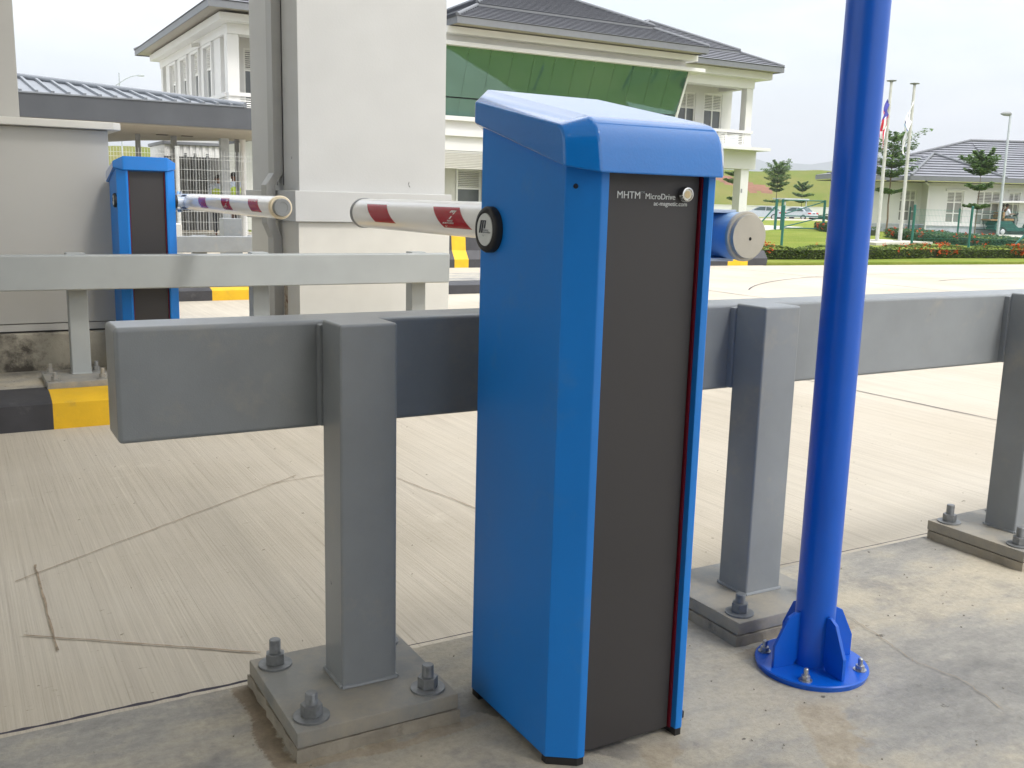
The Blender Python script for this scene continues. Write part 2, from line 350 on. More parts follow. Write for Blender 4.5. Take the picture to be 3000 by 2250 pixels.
def empty(name, loc=(0, 0, 0), rz=0., label=None, cat=None, group=None):
    o = bpy.data.objects.new(name, None); o.empty_display_size = .2; COL.objects.link(o); o.location = loc; o.rotation_euler = (0, 0, rz)
    if label: tag(o, label, cat, group)
    return o
def struct(o, kind='structure'): o['kind'] = kind; return o
def kids(o): return [c for c in bpy.data.objects if c.parent == o]
def copy_tree(o, parent=None):
    c = o.copy(); COL.objects.link(c)
    if parent: c.parent = parent
    for ch in kids(o): copy_tree(ch, c)
    return c
def text_mesh(name, s, width, mtx, material, parent, extrude=.0004, italic=0.):
    cu = bpy.data.curves.new('lettering_curve', 'FONT'); cu.body = s; cu.extrude = extrude; cu.align_x = 'LEFT'; cu.shear = italic
    ob = bpy.data.objects.new('lettering_tmp', cu); COL.objects.link(ob)
    dg = bpy.context.evaluated_depsgraph_get(); me = bpy.data.meshes.new_from_object(ob.evaluated_get(dg))
    bpy.data.objects.remove(ob); bpy.data.curves.remove(cu)
    xs = [v.co.x for v in me.vertices]; k = width / (max(xs) - min(xs)); x0 = min(xs)
    for v in me.vertices: v.co = mtx @ Vector(((v.co.x - x0) * k, v.co.y * k, v.co.z))
    me.materials.clear(); me.materials.append(M[material])
    o = bpy.data.objects.new(name, me); COL.objects.link(o); o.parent = parent
    return o
FRONT = Matrix(((1, 0, 0, 0), (0, 0, -1, 0), (0, 1, 0, 0), (0, 0, 0, 1)))            # text x->+X, y->+Z, facing -Y
LEFTM = Matrix(((0, 0, -1, 0), (-1, 0, 0, 0), (0, 1, 0, 0), (0, 0, 0, 1)))           # text x->-Y, y->+Z, facing -X

# ------------------------------------------------------------------ ground, road, islands
ROADZ = -.27; Z2 = -.10                                    # lane level; level of the far island
b = MB(); b.face([(-900, -900, -.32), (4800, -900, -.32), (4800, 4800, -.32), (-900, 4800, -.32)])
struct(b.build('ground', 'lawn'))
b = MB(); b.face([(-60, -40, ROADZ), (90, -40, ROADZ), (90, 12.9, ROADZ), (23, 15.0, ROADZ), (15.2, 15.75, ROADZ), (15.2, 26.0, ROADZ), (-60, 26.0, ROADZ)])
struct(b.build('road', 'road'))
b = MB(); b.prism([(8, 26.05), (15.22, 26.05), (15.22, 15.8), (23, 15.05), (90, 12.95), (140, 12), (140, 140), (8, 140)], -.31, -.21)
struct(b.build('lawn', 'lawn'))
b = MB(); b.prism([(-60, 26.05), (7.98, 26.05), (7.98, 140), (-60, 140)], -.31, -.15); struct(b.build('pavement', 'kerbconc'))
# near island we stand on
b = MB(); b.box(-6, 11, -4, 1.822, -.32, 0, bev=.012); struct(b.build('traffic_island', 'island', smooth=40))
def kerb(x0, x1, yb, zt, phase, seg=1.0, depth=.3, mirror=1, nose=None):
    b = MB(); x = x0; i = phase
    prof = [(yb, ROADZ - .04), (yb, zt - .035), (yb + .03, zt - .022), (yb + depth * .5, zt), (yb + depth, zt + .001), (yb + depth, ROADZ - .04)]
    rings = []
    while x < x1 - 1e-6:
        xe = min(x + seg, x1); b.mi = i % 2; b.extrude_profile(prof, (x, xe)); x = xe; i += 1
    return b
kb_ = kerb(-5.9, 4.6, 5.475, Z2, 0, seg=.95)
# align the black/yellow joint with the one beside the rail
struct(kb_.build('kerb', ['kerbblack', 'yellow'], smooth=30, loc=(-.335 + .0, 0, 0)))
b = MB(); b.box(-6, 4.26, 5.77, 8.6, -.32, Z2); struct(b.build('traffic_island', 'island'))
kb3 = kerb(-4.0, 8.3, 11.62, -.12, 1, seg=.95)
struct(kb3.build('kerb', ['kerbblack', 'yellow'], smooth=30, loc=(.932, 0, 0)))
b = MB(); b.box(-3.5, 8.8, 11.92, 13.2, -.32, -.121); struct(b.build('traffic_island', 'island'))

# saw cuts, cracks and joints on the lane
def strip(b, p, q, w, z, wob=.0, n=14, seed=1):
    rr = random.Random(seed); p = Vector((*p, 0)); q = Vector((*q, 0)); d = (q - p); nrm = Vector((-d.y, d.x, 0)).normalized(); pr = None
    for k in range(n + 1):
        c = p + d * (k / n) + nrm * rr.uniform(-wob, wob); ww = w * rr.uniform(.6, 1.15)
        cur = ((c + nrm * ww / 2).to_tuple()[:2], (c - nrm * ww / 2).to_tuple()[:2])
        if pr: b.face([(*pr[0], z), (*cur[0], z), (*cur[1], z), (*pr[1], z)])
        pr = cur
b = MB(); zc = ROADZ + .004
strip(b, (.112, 3.312), (1.274, 4.12), .0045, zc, .002, 20, 1)
strip(b, (.178, 3.44), (.183, 2.733), .0065, zc, .002, 16, 2)
strip(b, (.11, 2.878), (.66, 2.48), .0065, zc, .002, 18, 3)
strip(b, (1.095, 4.03), (1.387, 4.077), .0045, zc, .002, 10, 4)
strip(b, (1.60, 4.16), (1.78, 3.35), .005, zc, .003, 14, 5)
struct(b.build('surface_cracks', 'crackline'))
b = MB()
for s, (p, q, w) in enumerate((((5.32, 5.3), (5.47, 1.9), .012), ((5.2, 5.4), (9.5, 5.45), .012), ((9.6, 2), (9.75, 15), .018), ((2.2, 8.9), (12.5, 9.0), .014), ((13.6, 2), (13.7, 15.4), .02))):
    strip(b, p, q, w, zc, .002, 24, s)
rr = random.Random(5)
for k in range(7):                                          # arcs of tyre rubber on the open apron
    cx, cy, rad = rr.uniform(11, 19), rr.uniform(3, 9), rr.uniform(4, 8); pr = None; a0 = rr.uniform(.3, 1.4)
    for i in range(26):
        a = a0 + i * .045; c = (cx + rad * math.cos(a), cy + rad * .8 * math.sin(a))
        if c[1] > 14.6 or c[0] > 24: pr = None; continue
        if pr: strip(b, pr, c, .022, zc, 0, 1, i)
        pr = c
struct(b.build('pavement_joints', 'jointdark'))
# edge joint along the near island, mortar spill and the cut trench
b = MB(); strip(b, (-.5, 1.8235), (.47, 1.8235), .010, .002, .0015, 40, 9); strip(b, (.47, 1.8235), (3.4, 1.8235), .004, .002, .001, 60, 10)
struct(b.build('island_edge_joint', 'jointdark'))
def blob(b, pts, z, wob, n, seed):
    rr = random.Random(seed); o = []
    for i in range(len(pts)):
        p, q = pts[i], pts[(i + 1) % len(pts)]
        for k in range(n):
            t = k / n; o.append((p[0] + (q[0] - p[0]) * t + rr.uniform(-wob, wob), p[1] + (q[1] - p[1]) * t + rr.uniform(-wob, wob), z))
    b.face(o)
b = MB()
cr = [(1.80, 1.52), (1.77, 1.38), (1.74, 1.27), (1.76, 1.16), (1.72, 1.05)]
for i in range(len(cr) - 1): strip(b, cr[i], cr[i + 1], .0018, .003, .004, 10, i)
cr = [(1.28, 1.26), (1.26, 1.14), (1.20, 1.02), (1.16, .90)]
struct(b.build('island_crack', 'crackline'))
rr = random.Random(77)
b = MB()
for k in range(150):                                        # grit and leaf crumbs lying about
    x, y = rr.uniform(.2, 2.6), rr.uniform(.75, 1.8); s = rr.uniform(.0007, .0020)
    mt = Matrix.Translation((x, y, .001 + s * .4)) @ Matrix.Rotation(rr.uniform(0, 6), 4, 'Z') @ Matrix.Rotation(rr.uniform(0, 1), 4, 'X')
    b.box(-s, s, -s * .7, s * .7, -s * .4, s * .5, mt)
for k in range(170):
    x, y = rr.uniform(-.2, 5), rr.uniform(2.35, 5.3); s = rr.uniform(.0012, .0032)
    mt = Matrix.Translation((x, y, ROADZ + .002 + s * .3)) @ Matrix.Rotation(rr.uniform(0, 6), 4, 'Z')
    b.box(-s * 1.6, s * 1.6, -s * .4, s * .4, -s * .25, s * .25, mt)
o = b.build('grit', 'grout'); o['kind'] = 'stuff'; tag(o, 'brown grit and leaf crumbs scattered on the concrete', 'grit')

# ------------------------------------------------------------------ guard rails
def bolt_at(b, x, y, z, r=.0155, tall=.06, washer=.032):
    b.lathe((x, y, z), (0, 0, 1), [(0, washer), (.004, washer), (.0045, washer * .96)], 28)
    a = random.random() * 3
    hexp = [(x + r * 1.25 * math.cos(a + k * math.pi / 3), y + r * 1.25 * math.sin(a + k * math.pi / 3)) for k in range(6)]
    b.prism(hexp, z + .0046, z + .0046 + r * 1.35, bev=.0012)
    pr = []; h0 = z + .004 + r * 1.3; n = 9; rr_ = r * .72
    for k in range(n):
        h = tall * k / n; pr += [(h, rr_), (h + tall / n * .5, rr_ * .94)]
    pr += [(tall, rr_), (tall + .002, rr_ * .86)]
    b.lathe((x, y, h0), (0, 0, 1), pr, 20)
def guard_rail(label, x0, x1, by0, by1, z0, z1, posts, pside, pw, pl, zg, pt, paint, platepaint, grout=.0, spacer=.014, group='steel guard rails'):
    """by0..by1 beam depth; posts: x centres; pside: (y0, y1) of the posts; pl: plate (dx0, dx1, y0, y1); zg: ground level; pt: plate thickness"""
    root = empty('guard_rail', ((x0 + x1) / 2, (by0 + by1) / 2, zg), 0, label, 'guard rail', group)
    off = root.location.copy()
    def add(bb, n, mt, par=None, smooth=35):
        o = bb.build(n, mt, par or root, smooth)
        if not par: o.location = -off
        return o
    b = MB(); b.box(x0, x1, by0, by1, z0, z1, bev=.0085, seg=4); add(b, 'beam', paint)
    for px in posts:
        b = MB(); b.box(px - pw / 2, px + pw / 2, pside[0], pside[1], zg + pt + grout, z1 + .004, bev=.0055, seg=3)
        # weld bead round the foot
        zf = zg + pt + grout
        for (a, c) in (((px - pw / 2, pside[0]), (px + pw / 2, pside[0])), ((px - pw / 2, pside[1]), (px + pw / 2, pside[1])), ((px - pw / 2, pside[0]), (px - pw / 2, pside[1])), ((px + pw / 2, pside[0]), (px + pw / 2, pside[1]))):
            b.tube((a[0], a[1], zf + .002), (c[0], c[1], zf + .001), .0042, n=8)
        add(b, 'post', paint)
        s0, s1 = (pside[1] - .004, by0 + .004) if by0 > pside[0] else (by1 - .004, pside[0] + .004)
        b = MB(); b.box(px - pw / 2 - .006, px + pw / 2 - .01, s0, s1, z0 + .004, z1 - .006, bev=.004); add(b, 'spacer_plate', paint)
        b = MB(); b.box(px + pl[0], px + pl[1], pl[2], pl[3], zg + grout, zg + grout + pt, bev=.003)
        pp = add(b, 'base_plate', platepaint)
        if grout:
            b = MB(); rr = random.Random(int(px * 100)); n = 14; pts = []
            c4 = [(px + pl[0], pl[2]), (px + pl[1], pl[2]), (px + pl[1], pl[3]), (px + pl[0], pl[3])]
            for i in range(4):
                p, q = c4[i], c4[(i + 1) % 4]
                for k in range(n):
                    t = k / n; pts.append((p[0] + (q[0] - p[0]) * t + rr.uniform(-.004, .003), p[1] + (q[1] - p[1]) * t + rr.uniform(-.004, .003)))
            b.prism(pts, zg - .01, zg + grout - .0015); add(b, 'grout_bed', 'grout')
        for (fx, fy) in ((.13, .14), (.86, .14), (.13, .86), (.86, .86)):
            bx_, by_ = px + pl[0] + (pl[1] - pl[0]) * fx, pl[2] + (pl[3] - pl[2]) * fy
            b = MB(); bolt_at(b, bx_, by_, zg + grout + pt, tall=.016 + .017 * random.random())
            o = b.build('anchor_bolt', 'bolt' if paint == 'steel_dark' else 'plate', pp, 35)
    return root
random.seed(3)
guard_rail('dark grey steel guard rail in the foreground, right beside the nearest blue barrier cabinet', .227, 5.2, 1.716, 1.822, .531, .729,
           [.632, 1.621, 2.636, 3.64, 4.64], (1.608, 1.704), .108, (-.175, .130, 1.497, 1.802), 0, .030, 'steel_dark', 'plate', grout=.026)
guard_rail('long pale grey steel guard rail in front of the booth wall and the thick pillar', -4.2, 2.84, 5.80, 5.90, .418, .606,
           [-3.5, -2.45, -1.42, -.4, .612, 1.636, 2.68], (5.935, 6.035), .10, (-.20, .13, 5.70, 6.07), Z2, .035, 'steel_light', 'plate', grout=.0, spacer=.02)
guard_rail('mid grey guard rail on the far lane island, seen past the second barrier cabinet', .4, 3.6, 11.99, 12.09, .265, .455,
           [.9, 1.76, 2.62, 3.3], (12.13, 12.23), .17, (-.16, .16, 12.0, 12.32), -.12, .03, 'steel_dark', 'plate')

# ------------------------------------------------------------------ barrier gates
def logo(parent, mtx, s, mats=('ink', 'inkgrey')):
    """slanted m of three bars with two tiny lines of words beneath and a small arc; s = letter height"""
    b = MB(); sh = .28
    P = lambda x, y, z=0: mtx @ Vector(((x + y * sh) * s, y * s, z))
    def para(x0, x1, y0, y1):
        v = [P(x0, y0), P(x1, y0), P(x1, y1), P(x0, y1)] + [P(x0, y0, .0005), P(x1, y0, .0005), P(x1, y1, .0005), P(x0, y1, .0005)]
        b.poly(v, [(4, 5, 6, 7), (0, 1, 5, 4), (1, 2, 6, 5), (2, 3, 7, 6), (3, 0, 4, 7)])
    para(0, .22, 0, .92); para(.34, .56, 0, .92); para(.70, .90, .36, .92); para(.0, .90, .92, 1.0)
    o = b.build('logo', mats[0], parent)
    for t, y, w in (('MAGNETIC', .16, .95), ('AUTOCONTROL', .0, 1.25)):
        tm = mtx @ Matrix.Translation((.66 * s, y * s, .0002)); text_mesh('logo_words', t, w * s, tm, mats[1], o, .0002)
    b = MB(); pr = None
    for k in range(9):
        a = math.pi + math.pi * k / 8; c = (.75 + .16 * math.cos(a), -.12 + .14 * math.sin(a)); e = (.75 + .12 * math.cos(a), -.12 + .10 * math.sin(a))
        q = (mtx @ Vector((c[0] * s, c[1] * s, .0003)), mtx @ Vector((e[0] * s, e[1] * s, .0003)))
        if pr: b.face([pr[0], q[0], q[1], pr[1]])
        pr = q
    b.build('logo_arc', mats[1], o)
    return o
def barrier(loc, my, label, boom_y0, boom_y1, stripes, tilt, front):
    root = empty('barrier_gate', loc, 0, label, 'barrier gate', 'blue lane barrier gates')
    root.rotation_euler = (0, R(tilt), 0)
    Yd = (lambda y: y) if my > 0 else (lambda y: -y)
    def add(bb, n, mt, par=None, sm=None): return bb.build(n, mt, par or root, sm)
    foot = [(-.16, .026), (-.113, -.006), (-.0985, -.006), (-.0985, .02), (.0985, .02), (.0985, -.006), (.113, -.006), (.158, .052), (.158, .300), (.113, .333), (.101, .333), (.101, .307), (-.101, .307), (-.101, .333), (-.113, .333), (-.16, .300)]
    zt = lambda x, y: 1.012 + max(0, min(1, Yd(y) / .31)) * .085
    b = MB(); b.prism([(x, Yd(y)) for x, y in foot], .014, zt, bev=.0022); add(b, 'housing', 'blue', sm=25)
    b = MB(); b.box(-.0935, .0935, Yd(.0115), Yd(.0195), .012, 1.01, bev=.0015); fp = add(b, 'front_panel', 'panel', sm=30)
    b = MB(); b.box(-.0935, .0935, Yd(.3075), Yd(.3155), .012, 1.09, bev=.0015); add(b, 'rear_panel', 'panel', sm=30)
    for s in (-1, 1):
        for (ya, yb_) in ((.0035, .0195), (.3075, .3235)):
            b = MB(); b.box(s * .0945, s * .0978, Yd(ya + .003), Yd(yb_), .013, 1.0 if ya < .1 else 1.085); add(b, 'red_strip', 'red')
    for sx in (-1, 1):
        for (y0, y1) in ((-.004, .05), (.275, .331)):
            b = MB(); c = [(sx * .157, y0 + (.03 if sx < 0 else .055)), (sx * .113, y0), (sx * .100, y0), (sx * .100, y1 - .01), (sx * .157, y1 - .01)] if y0 < .1 else [(sx * .157, y0), (sx * .100, y0), (sx * .100, y1), (sx * .113, y1), (sx * .157, y1 - .03)]
            b.prism([(x, Yd(y)) for x, y in c], 0, .0135); add(b, 'foot', 'black')
    # lid: side profile swept across with chamfered flanks
    def prof(kind):
        if kind == 'in':   # crest profile
            q = [(.349, .985 + .085), (.349, 1.147), (.026, 1.0835)]
            q += [(.012, 1.0795), (.001, 1.073), (-.008, 1.063), (-.0145, 1.050), (-.019, 1.032), (-.026, .995)]
        else:              # flank profile
            q = [(.302, 1.083), (.302, 1.119), (.031, 1.0665)]
            q += [(.024, 1.064), (.018, 1.060), (.0135, 1.054), (.010, 1.046), (.008, 1.034), (.005, 1.003)]
        return q
    secs = [(-.176, 'out'), (-.128, 'in'), (.112, 'in'), (.166, 'out')]
    b = MB(); rings = [[b.bm.verts.new((x, Yd(p[0] + (.030 if x > .15 and i_ > 1 else 0)), p[1])) for i_, p in enumerate(prof(k))] for x, k in secs]; n = len(rings[0])
    for k in range(3):
        for i in range(n - 1): b.bm.faces.new((rings[k][i], rings[k][i + 1], rings[k + 1][i + 1], rings[k + 1][i]))
    for k in (0, 3): b.bm.faces.new(rings[k])
    # underside
    for k in range(3): b.bm.faces.new((rings[k][0], rings[k][-1], rings[k + 1][-1], rings[k + 1][0]))
    bmesh.ops.recalc_face_normals(b.bm, faces=b.bm.faces)
    sharp = [e for e in b.bm.edges if len(e.link_faces) == 2 and e.calc_face_angle() > R(22)]
    bmesh.ops.bevel(b.bm, geom=sharp, offset=.0045, segments=3, affect='EDGES', profile=.5)
    add(b, 'lid', 'blue_lid', sm=28)
    # lock and lettering on the front door
    b = MB(); b.lathe((.0615, Yd(.0115), .968), (0, -my, 0), [(0, .0125), (.004, .0125), (.012, .0112), (.0125, .0095), (.0105, .0085)], 32); lk = add(b, 'lock', 'chrome', fp, 40)
    b = MB(); b.lathe((.0615, Yd(.0015), .968), (0, -my, 0), [(0, .0065), (.0012, .006)], 20); b.build('keyhole', 'lens', lk, 40)
    if front:
        t = lambda x, z: Matrix.Translation((x, .0112, z)) @ FRONT
        text_mesh('lettering', 'MHTM', .0445, t(-.071, .959), 'lettering', fp)
        text_mesh('lettering', 'TM', .0075, t(-.0255, .967), 'inkgrey', fp)
        text_mesh('lettering', 'MicroDrive', .060, t(-.0155, .959), 'lettering', fp)
        text_mesh('lettering', 'ac-magnetic.com', .068, t(.0015, .949), 'lettering', fp)
    b = MB()                                                # screw heads near the top of the chamfer
    b.lathe((-.146, Yd(.0165), .975), (-.56, -.83 * my, 0), [(0, .004), (.0015, .0035)], 16); add(b, 'screw', 'ink')
    # axle badges on both flanks
    for s in (-1, 1):
        b = MB(); b.lathe((s * .16, Yd(.258), .900), (s, 0, 0), [(0, .040), (.010, .040), (.014, .037), (.0155, .031), (.0135, .0285), (.0135, .02)], 48)
        rg = add(b, 'badge', 'black', sm=40)
        b = MB(); b.lathe((s * .1735, Yd(.258), .900), (s, 0, 0), [(0, .0283), (.0012, .028)], 48); bf = b.build('badge_face', 'badge', rg, 40)
        if s < 0: logo(bf, Matrix.Translation((-.1749, Yd(.258) + .020, .894)) @ LEFTM, .022)
    # boom on the right flank
    ax, az, r = .254, .899, .0485
    b = MB(); b.tube((.172, Yd(.258), az), (ax - .03, Yd(.258), az), .03, n=28); add(b, 'axle', 'boomlight', sm=40)
    d = 1 if boom_y1 > boom_y0 else -1
    b = MB(); prf = [(0, r), (abs(boom_y1 - boom_y0), r)]; b.lathe((ax, boom_y0, az), (0, d, 0), prf, 64); bo = add(b, 'boom', 'boomwhite', sm=40)
    b = MB(); b.lathe((ax, boom_y1 - d * .001, az), (0, d, 0), [(0, r + .002), (.018, r + .002), (.024, r - .002)], 48); cp = b.build('boom_collar', 'cream' if not front else 'capgrey', bo, 40)
    b = MB(); b.lathe((ax, boom_y1 + d * .02, az), (0, d, 0), [(0, r * .8), (.018, r * .8), (.026, r * .74), (.0262, r * .48), (.024, r * .46), (.024, r * .1)], 48); b.build('end_cap', 'capgrey', bo, 40)
    for (ys, lg) in stripes:                                # red parallelograms wrapped on the tube
        b = MB(); n = 14; pr = None
        for k in range(n + 1):
            f = k / n; th = R(40 - 70 * f); sh = -.085 * f
            q = [(ax - (r + .0007) * math.cos(th), ys + sh - o_, az + (r + .0007) * math.sin(th)) for o_ in (0, .168)]
            if pr: b.face([pr[0], q[0], q[1], pr[1]])
            pr = q
        st = b.build('red_stripe', 'stripe', bo, 60)
        if lg:
            lg_ = logo(st, Matrix.Translation((0, ys - .102, -.018)) @ LEFTM, .036, ('lettering', 'lettering'))
            for o_ in [lg_] + kids(lg_):
                for v in o_.data.vertices:
                    th = R(6) + v.co.z / r; q_ = r + .0012 - v.co.x; v.co = Vector((ax - q_ * math.cos(th), v.co.y - v.co.z * 1.05, az + q_ * math.sin(th)))
    # counterweight stub with its beige end disc, clamp flanges and bolts
    e0, e1 = Yd(.066), boom_y0
    b = MB(); b.tube((ax, e0 + d * .004, az), (ax, e1, az), .0425, n=48); cw = add(b, 'counterweight_tube', 'boomblue' if front else 'boomlight', sm=40)
    b = MB(); b.lathe((ax, e0 + d * .006, az), (0, -d, 0), [(0, .0445), (.006, .0445), (.0075, .043), (.0075, .0385)], 56); rg = b.build('end_ring', 'galv' if False else 'disc', cw, 40)
    b = MB(); b.lathe((ax, e0 + d * .004, az), (0, -d, 0), [(0, .0392), (.0125, .0392), (.0135, .0384)], 56); dc = b.build('end_disc', 'disc', cw, 40)
    b = MB(); b.lathe((ax + .002, e0 - d * .009, az - .004), (0, -d, 0), [(0, .0034), (.0008, .003)], 20); b.build('screw_hole', 'blackhole', dc, 40)
    for zz in (az + .0405, az - .0465):
        b = MB(); b.box(ax - .075, ax + .005, Yd(.10), Yd(.245), zz, zz + .006, bev=.001); fl = b.build('clamp_flange', 'boomlight', cw, 30)
        for yy in (.135, .21):
            b = MB(); b.prism([(ax - .045 + .009 * math.cos(k * math.pi / 3), Yd(yy) + .009 * math.sin(k * math.pi / 3)) for k in range(6)], zz + (.0061 if zz > az else -.013), zz + (.016 if zz > az else -.0001), bev=.001)
            b.tube((ax - .045, Yd(yy), zz + (.016 if zz > az else -.013)), (ax - .045, Yd(yy), zz + (.022 if zz > az else -.017)), .005, n=12)
            b.build('clamp_bolt', 'boomblue' if yy < .2 else 'galv', fl, 30)
    return root
barrier((.990, 1.276, 0), 1, 'big blue barrier cabinet nearest the camera with charcoal door, lock and pale lettering', .285, 1.925, [(3.09 - 1.276, False), (2.58 - 1.276, True), (2.07 - 1.276, False)], .12, True)
barrier((1.013, 6.327, 0), -1, 'distant blue barrier cabinet beside the grey booth wall, boom pointing at the camera', -.295, 4.245 + .03 - 6.327, [(5.68 - 6.327, False), (5.16 - 6.327, True), (4.647 - 6.327, False)], 0, False)
b = MB(); b.box(.80, 1.23, 5.985 + .1, 6.36, Z2 - .01, -.001, bev=.006)
tag(b.build('concrete_plinth', 'kerbconc', smooth=30), 'low concrete plinth under the barrier cabinet by the booth wall', 'plinth')

# ------------------------------------------------------------------ blue pole
px_, py_ = 1.524, 1.358
pole = empty('blue_pole', (px_, py_, 0), 0, 'tall bright blue steel pole on a round bolted base plate with welded fins', 'pole')
b = MB(); b.tube((0, 0, .012), (0.012, .004, 5.6), .0405, .0405, 64); b.build('pole_tube', 'pole_blue', pole, 40)
b = MB(); b.lathe((0, 0, 0), (0, 0, 1), [(-.002, .112), (.011, .116), (.0135, .114)], 72); bp = b.build('base_plate', 'pole_blue', pole, 30)
for k in range(4):
    a = R(-8 + 90 * k); c, s = math.cos(a), math.sin(a)
    b = MB(); mt = Matrix.Rotation(a, 4, 'Z') @ Matrix(((1, 0, 0, 0), (0, 0, 1, 0), (0, 1, 0, 0), (0, 0, 0, 1)))
    b.prism([(.039, .028), (.050, .0135), (.099, .0135), (.099, .060), (.068, .120), (.052, .128), (.039, .128)], -.004, .004, bev=.0012, mtx=mt)
    b.build('fin', 'pole_blue', pole, 30)
    b = MB(); b.tube((.040 * c, .040 * s, .028), (.040 * c, .040 * s, .128), .004, n=8); b.build('weld', 'pole_blue', pole, 40)
    a2 = R(37 + 90 * k); x, y = .097 * math.cos(a2), .097 * math.sin(a2)
    b = MB(); b.lathe((x, y, .0135), (0, 0, 1), [(0, .0135), (.002, .0135)], 24)
    b.prism([(x + .0095 * math.cos(q * math.pi / 3), y + .0095 * math.sin(q * math.pi / 3)) for q in range(6)], .0156, .025, bev=.001)
    b.lathe((x, y, .025), (0, 0, 1), [(0, .0052), (.004, .0049), (.008, .0052), (.013, .0048), (.0145, .003)], 16)
    b.build('anchor_bolt', 'galv', bp, 35)

# ------------------------------------------------------------------ toll booth wall on the left
bw = empty('toll_booth', (-2.5, 7, Z2), 0, 'pale grey panelled toll booth wall with a projecting coping and stained concrete plinth', 'booth')
def addto(root, bb, n, mt, par=None, sm=30):
    o = bb.build(n, mt, par or root, sm)
    if not par: o.location = -root.location
    return o
b = MB(); b.box(-5.5, .868, 6.37, 9.0, .175, 1.300, bev=.006); wl = addto(bw, b, 'wall', 'wallgrey')
b = MB(); b.box(-5.5, .866, 6.374, 8.99, .132, .171); addto(bw, b, 'bottom_trim', 'wallgrey')
b = MB(); b.box(-5.5, .860, 6.39, 8.98, .118, .176); addto(bw, b, 'shadow_gap', 'dark')
b = MB(); b.prism([(-5.55, 6.305), (.895, 6.305), (.937, 6.345), (.937, 9.0), (-5.55, 9.0)], 1.302, 1.345, bev=.007); addto(bw, b, 'coping', 'coping')
b = MB(); b.box(-5.5, .408, 6.40, 8.9, 1.346, 7.499, bev=.006); addto(bw, b, 'upper_wall', 'wallgrey')
b = MB(); b.box(-5.6, .845, 6.33, 9.0, Z2 - .05, .120, bev=.012); addto(bw, b, 'plinth', 'plinth')

# ------------------------------------------------------------------ concrete pillar with downpipe
pil = empty('concrete_pillar', (2.58, 7.0, Z2), 0, 'thick square plastered pillar with a projecting band at rail height and a boxed downpipe', 'pillar')
X0, X1, Y0, Y1 = 2.045, 3.110, 6.45, 7.59
b = MB(); b.box(X0, X1, Y0, Y1, Z2 - .05, 7.499, bev=.006); addto(pil, b, 'shaft', 'plaster')
b = MB(); b.box(X0 - .042, X1 + .036, Y0 - .045, Y1 + .045, .783, .985, bev=.006); addto(pil, b, 'band', 'plaster')
b = MB(); b.box(X0 - .012, X1 + .035, Y0 - .014, Y1 + .012, Z2 - .05, .7815, bev=.004); addto(pil, b, 'lower_casing', 'coping')
# boxed downpipe hugging the left face, cranked out round the band
pts = [(X0 - .034, 7.4), (X0 - .034, 1.10), (X0 - .088, 1.02), (X0 - .088, .76), (X0 - .034 - .012, .66), (X0 - .046, Z2)]
def crank(b, pts, hw, y0, y1):
    pr = None
    for (x, z) in pts:
        q = [b.bm.verts.new(p) for p in ((x - hw, y0, z), (x + hw, y0, z), (x + hw, y1, z), (x - hw, y1, z))]
        if pr:
            for i in range(4): b.bm.faces.new((pr[i], pr[(i + 1) % 4], q[(i + 1) % 4], q[i]))
        else: b.bm.faces.new(q)
        pr = q
    b.bm.faces.new(pr[::-1])
b = MB(); crank(b, pts, .031, 6.80, 6.93); addto(pil, b, 'downpipe', 'pipe', sm=20)
b = MB(); b.box(X0 - .0022, X0 - .0005, 6.782, 6.797, 1.02, 7.4); b.box(X0 - .0022, X0 - .0005, 6.935, 6.945, 1.02, 7.4); addto(pil, b, 'pipe_gap', 'dark')
b = MB(); b.box(X0 - .0135, X0 - .0125, 6.70, 6.78, Z2, .40); addto(pil, b, 'rust_stain', mat('rusty_stain', (.42, .36, .28), .9, var=.25, vscale=30, stain=(.16, .08, .04), stain_amt=(.5, .62), sscale=24))
b = MB()                                                    # chips in the plaster
for (x, z, a) in ((2.83, 1.055, .3), (2.835, 1.035, -.6)): b.box(-.002, .002, -.0012, .0006, -.009, .009, Matrix.Translation((x, Y0, z)) @ Matrix.Rotation(a, 4, 'Y'))
b.box(-.0012, .0006, -.002, .002, -.008, .008, Matrix.Translation((X0, 6.60, 1.20)) @ Matrix.Rotation(.3, 4, 'X'))
addto(pil, b, 'plaster_chip', 'dark')
# unseen toll plaza roof over pillar and booth; stepped edge shaped to place shade
tcn = empty('unseen_toll_canopy', (-3, 0, 7.5), 0, 'unseen flat toll plaza roof over the thick plastered pillar, edge shaped to shade the lane', 'canopy')
b = MB(); b.prism([(-16, -9), (3.35, -9), (3.35, -1.2), (2.2, .9), (2.2, 8.4), (-16, 8.4)], 7.5, 8.0); addto(tcn, b, 'roof_slab', 'white')
# unseen booth added behind the camera to darken the near faces
nb = empty('toll_booth', (-1.2, -1.6, 0), 0, 'dark grey booth added unseen behind the point of view to block light', 'booth')  # added light blocker, unlike the toll booth on the left
b = MB(); b.box(-3.2, .55, -2.6, -.55, 0, 1.05, bev=.01); addto(nb, b, 'wall', 'column')
b = MB(); b.box(-3.15, .50, -2.55, -.60, 1.051, 2.2); addto(nb, b, 'glazing', 'pane')
b = MB(); b.box(-3.3, .65, -2.7, -.45, 2.201, 2.5, bev=.02); addto(nb, b, 'roof', 'fascia')
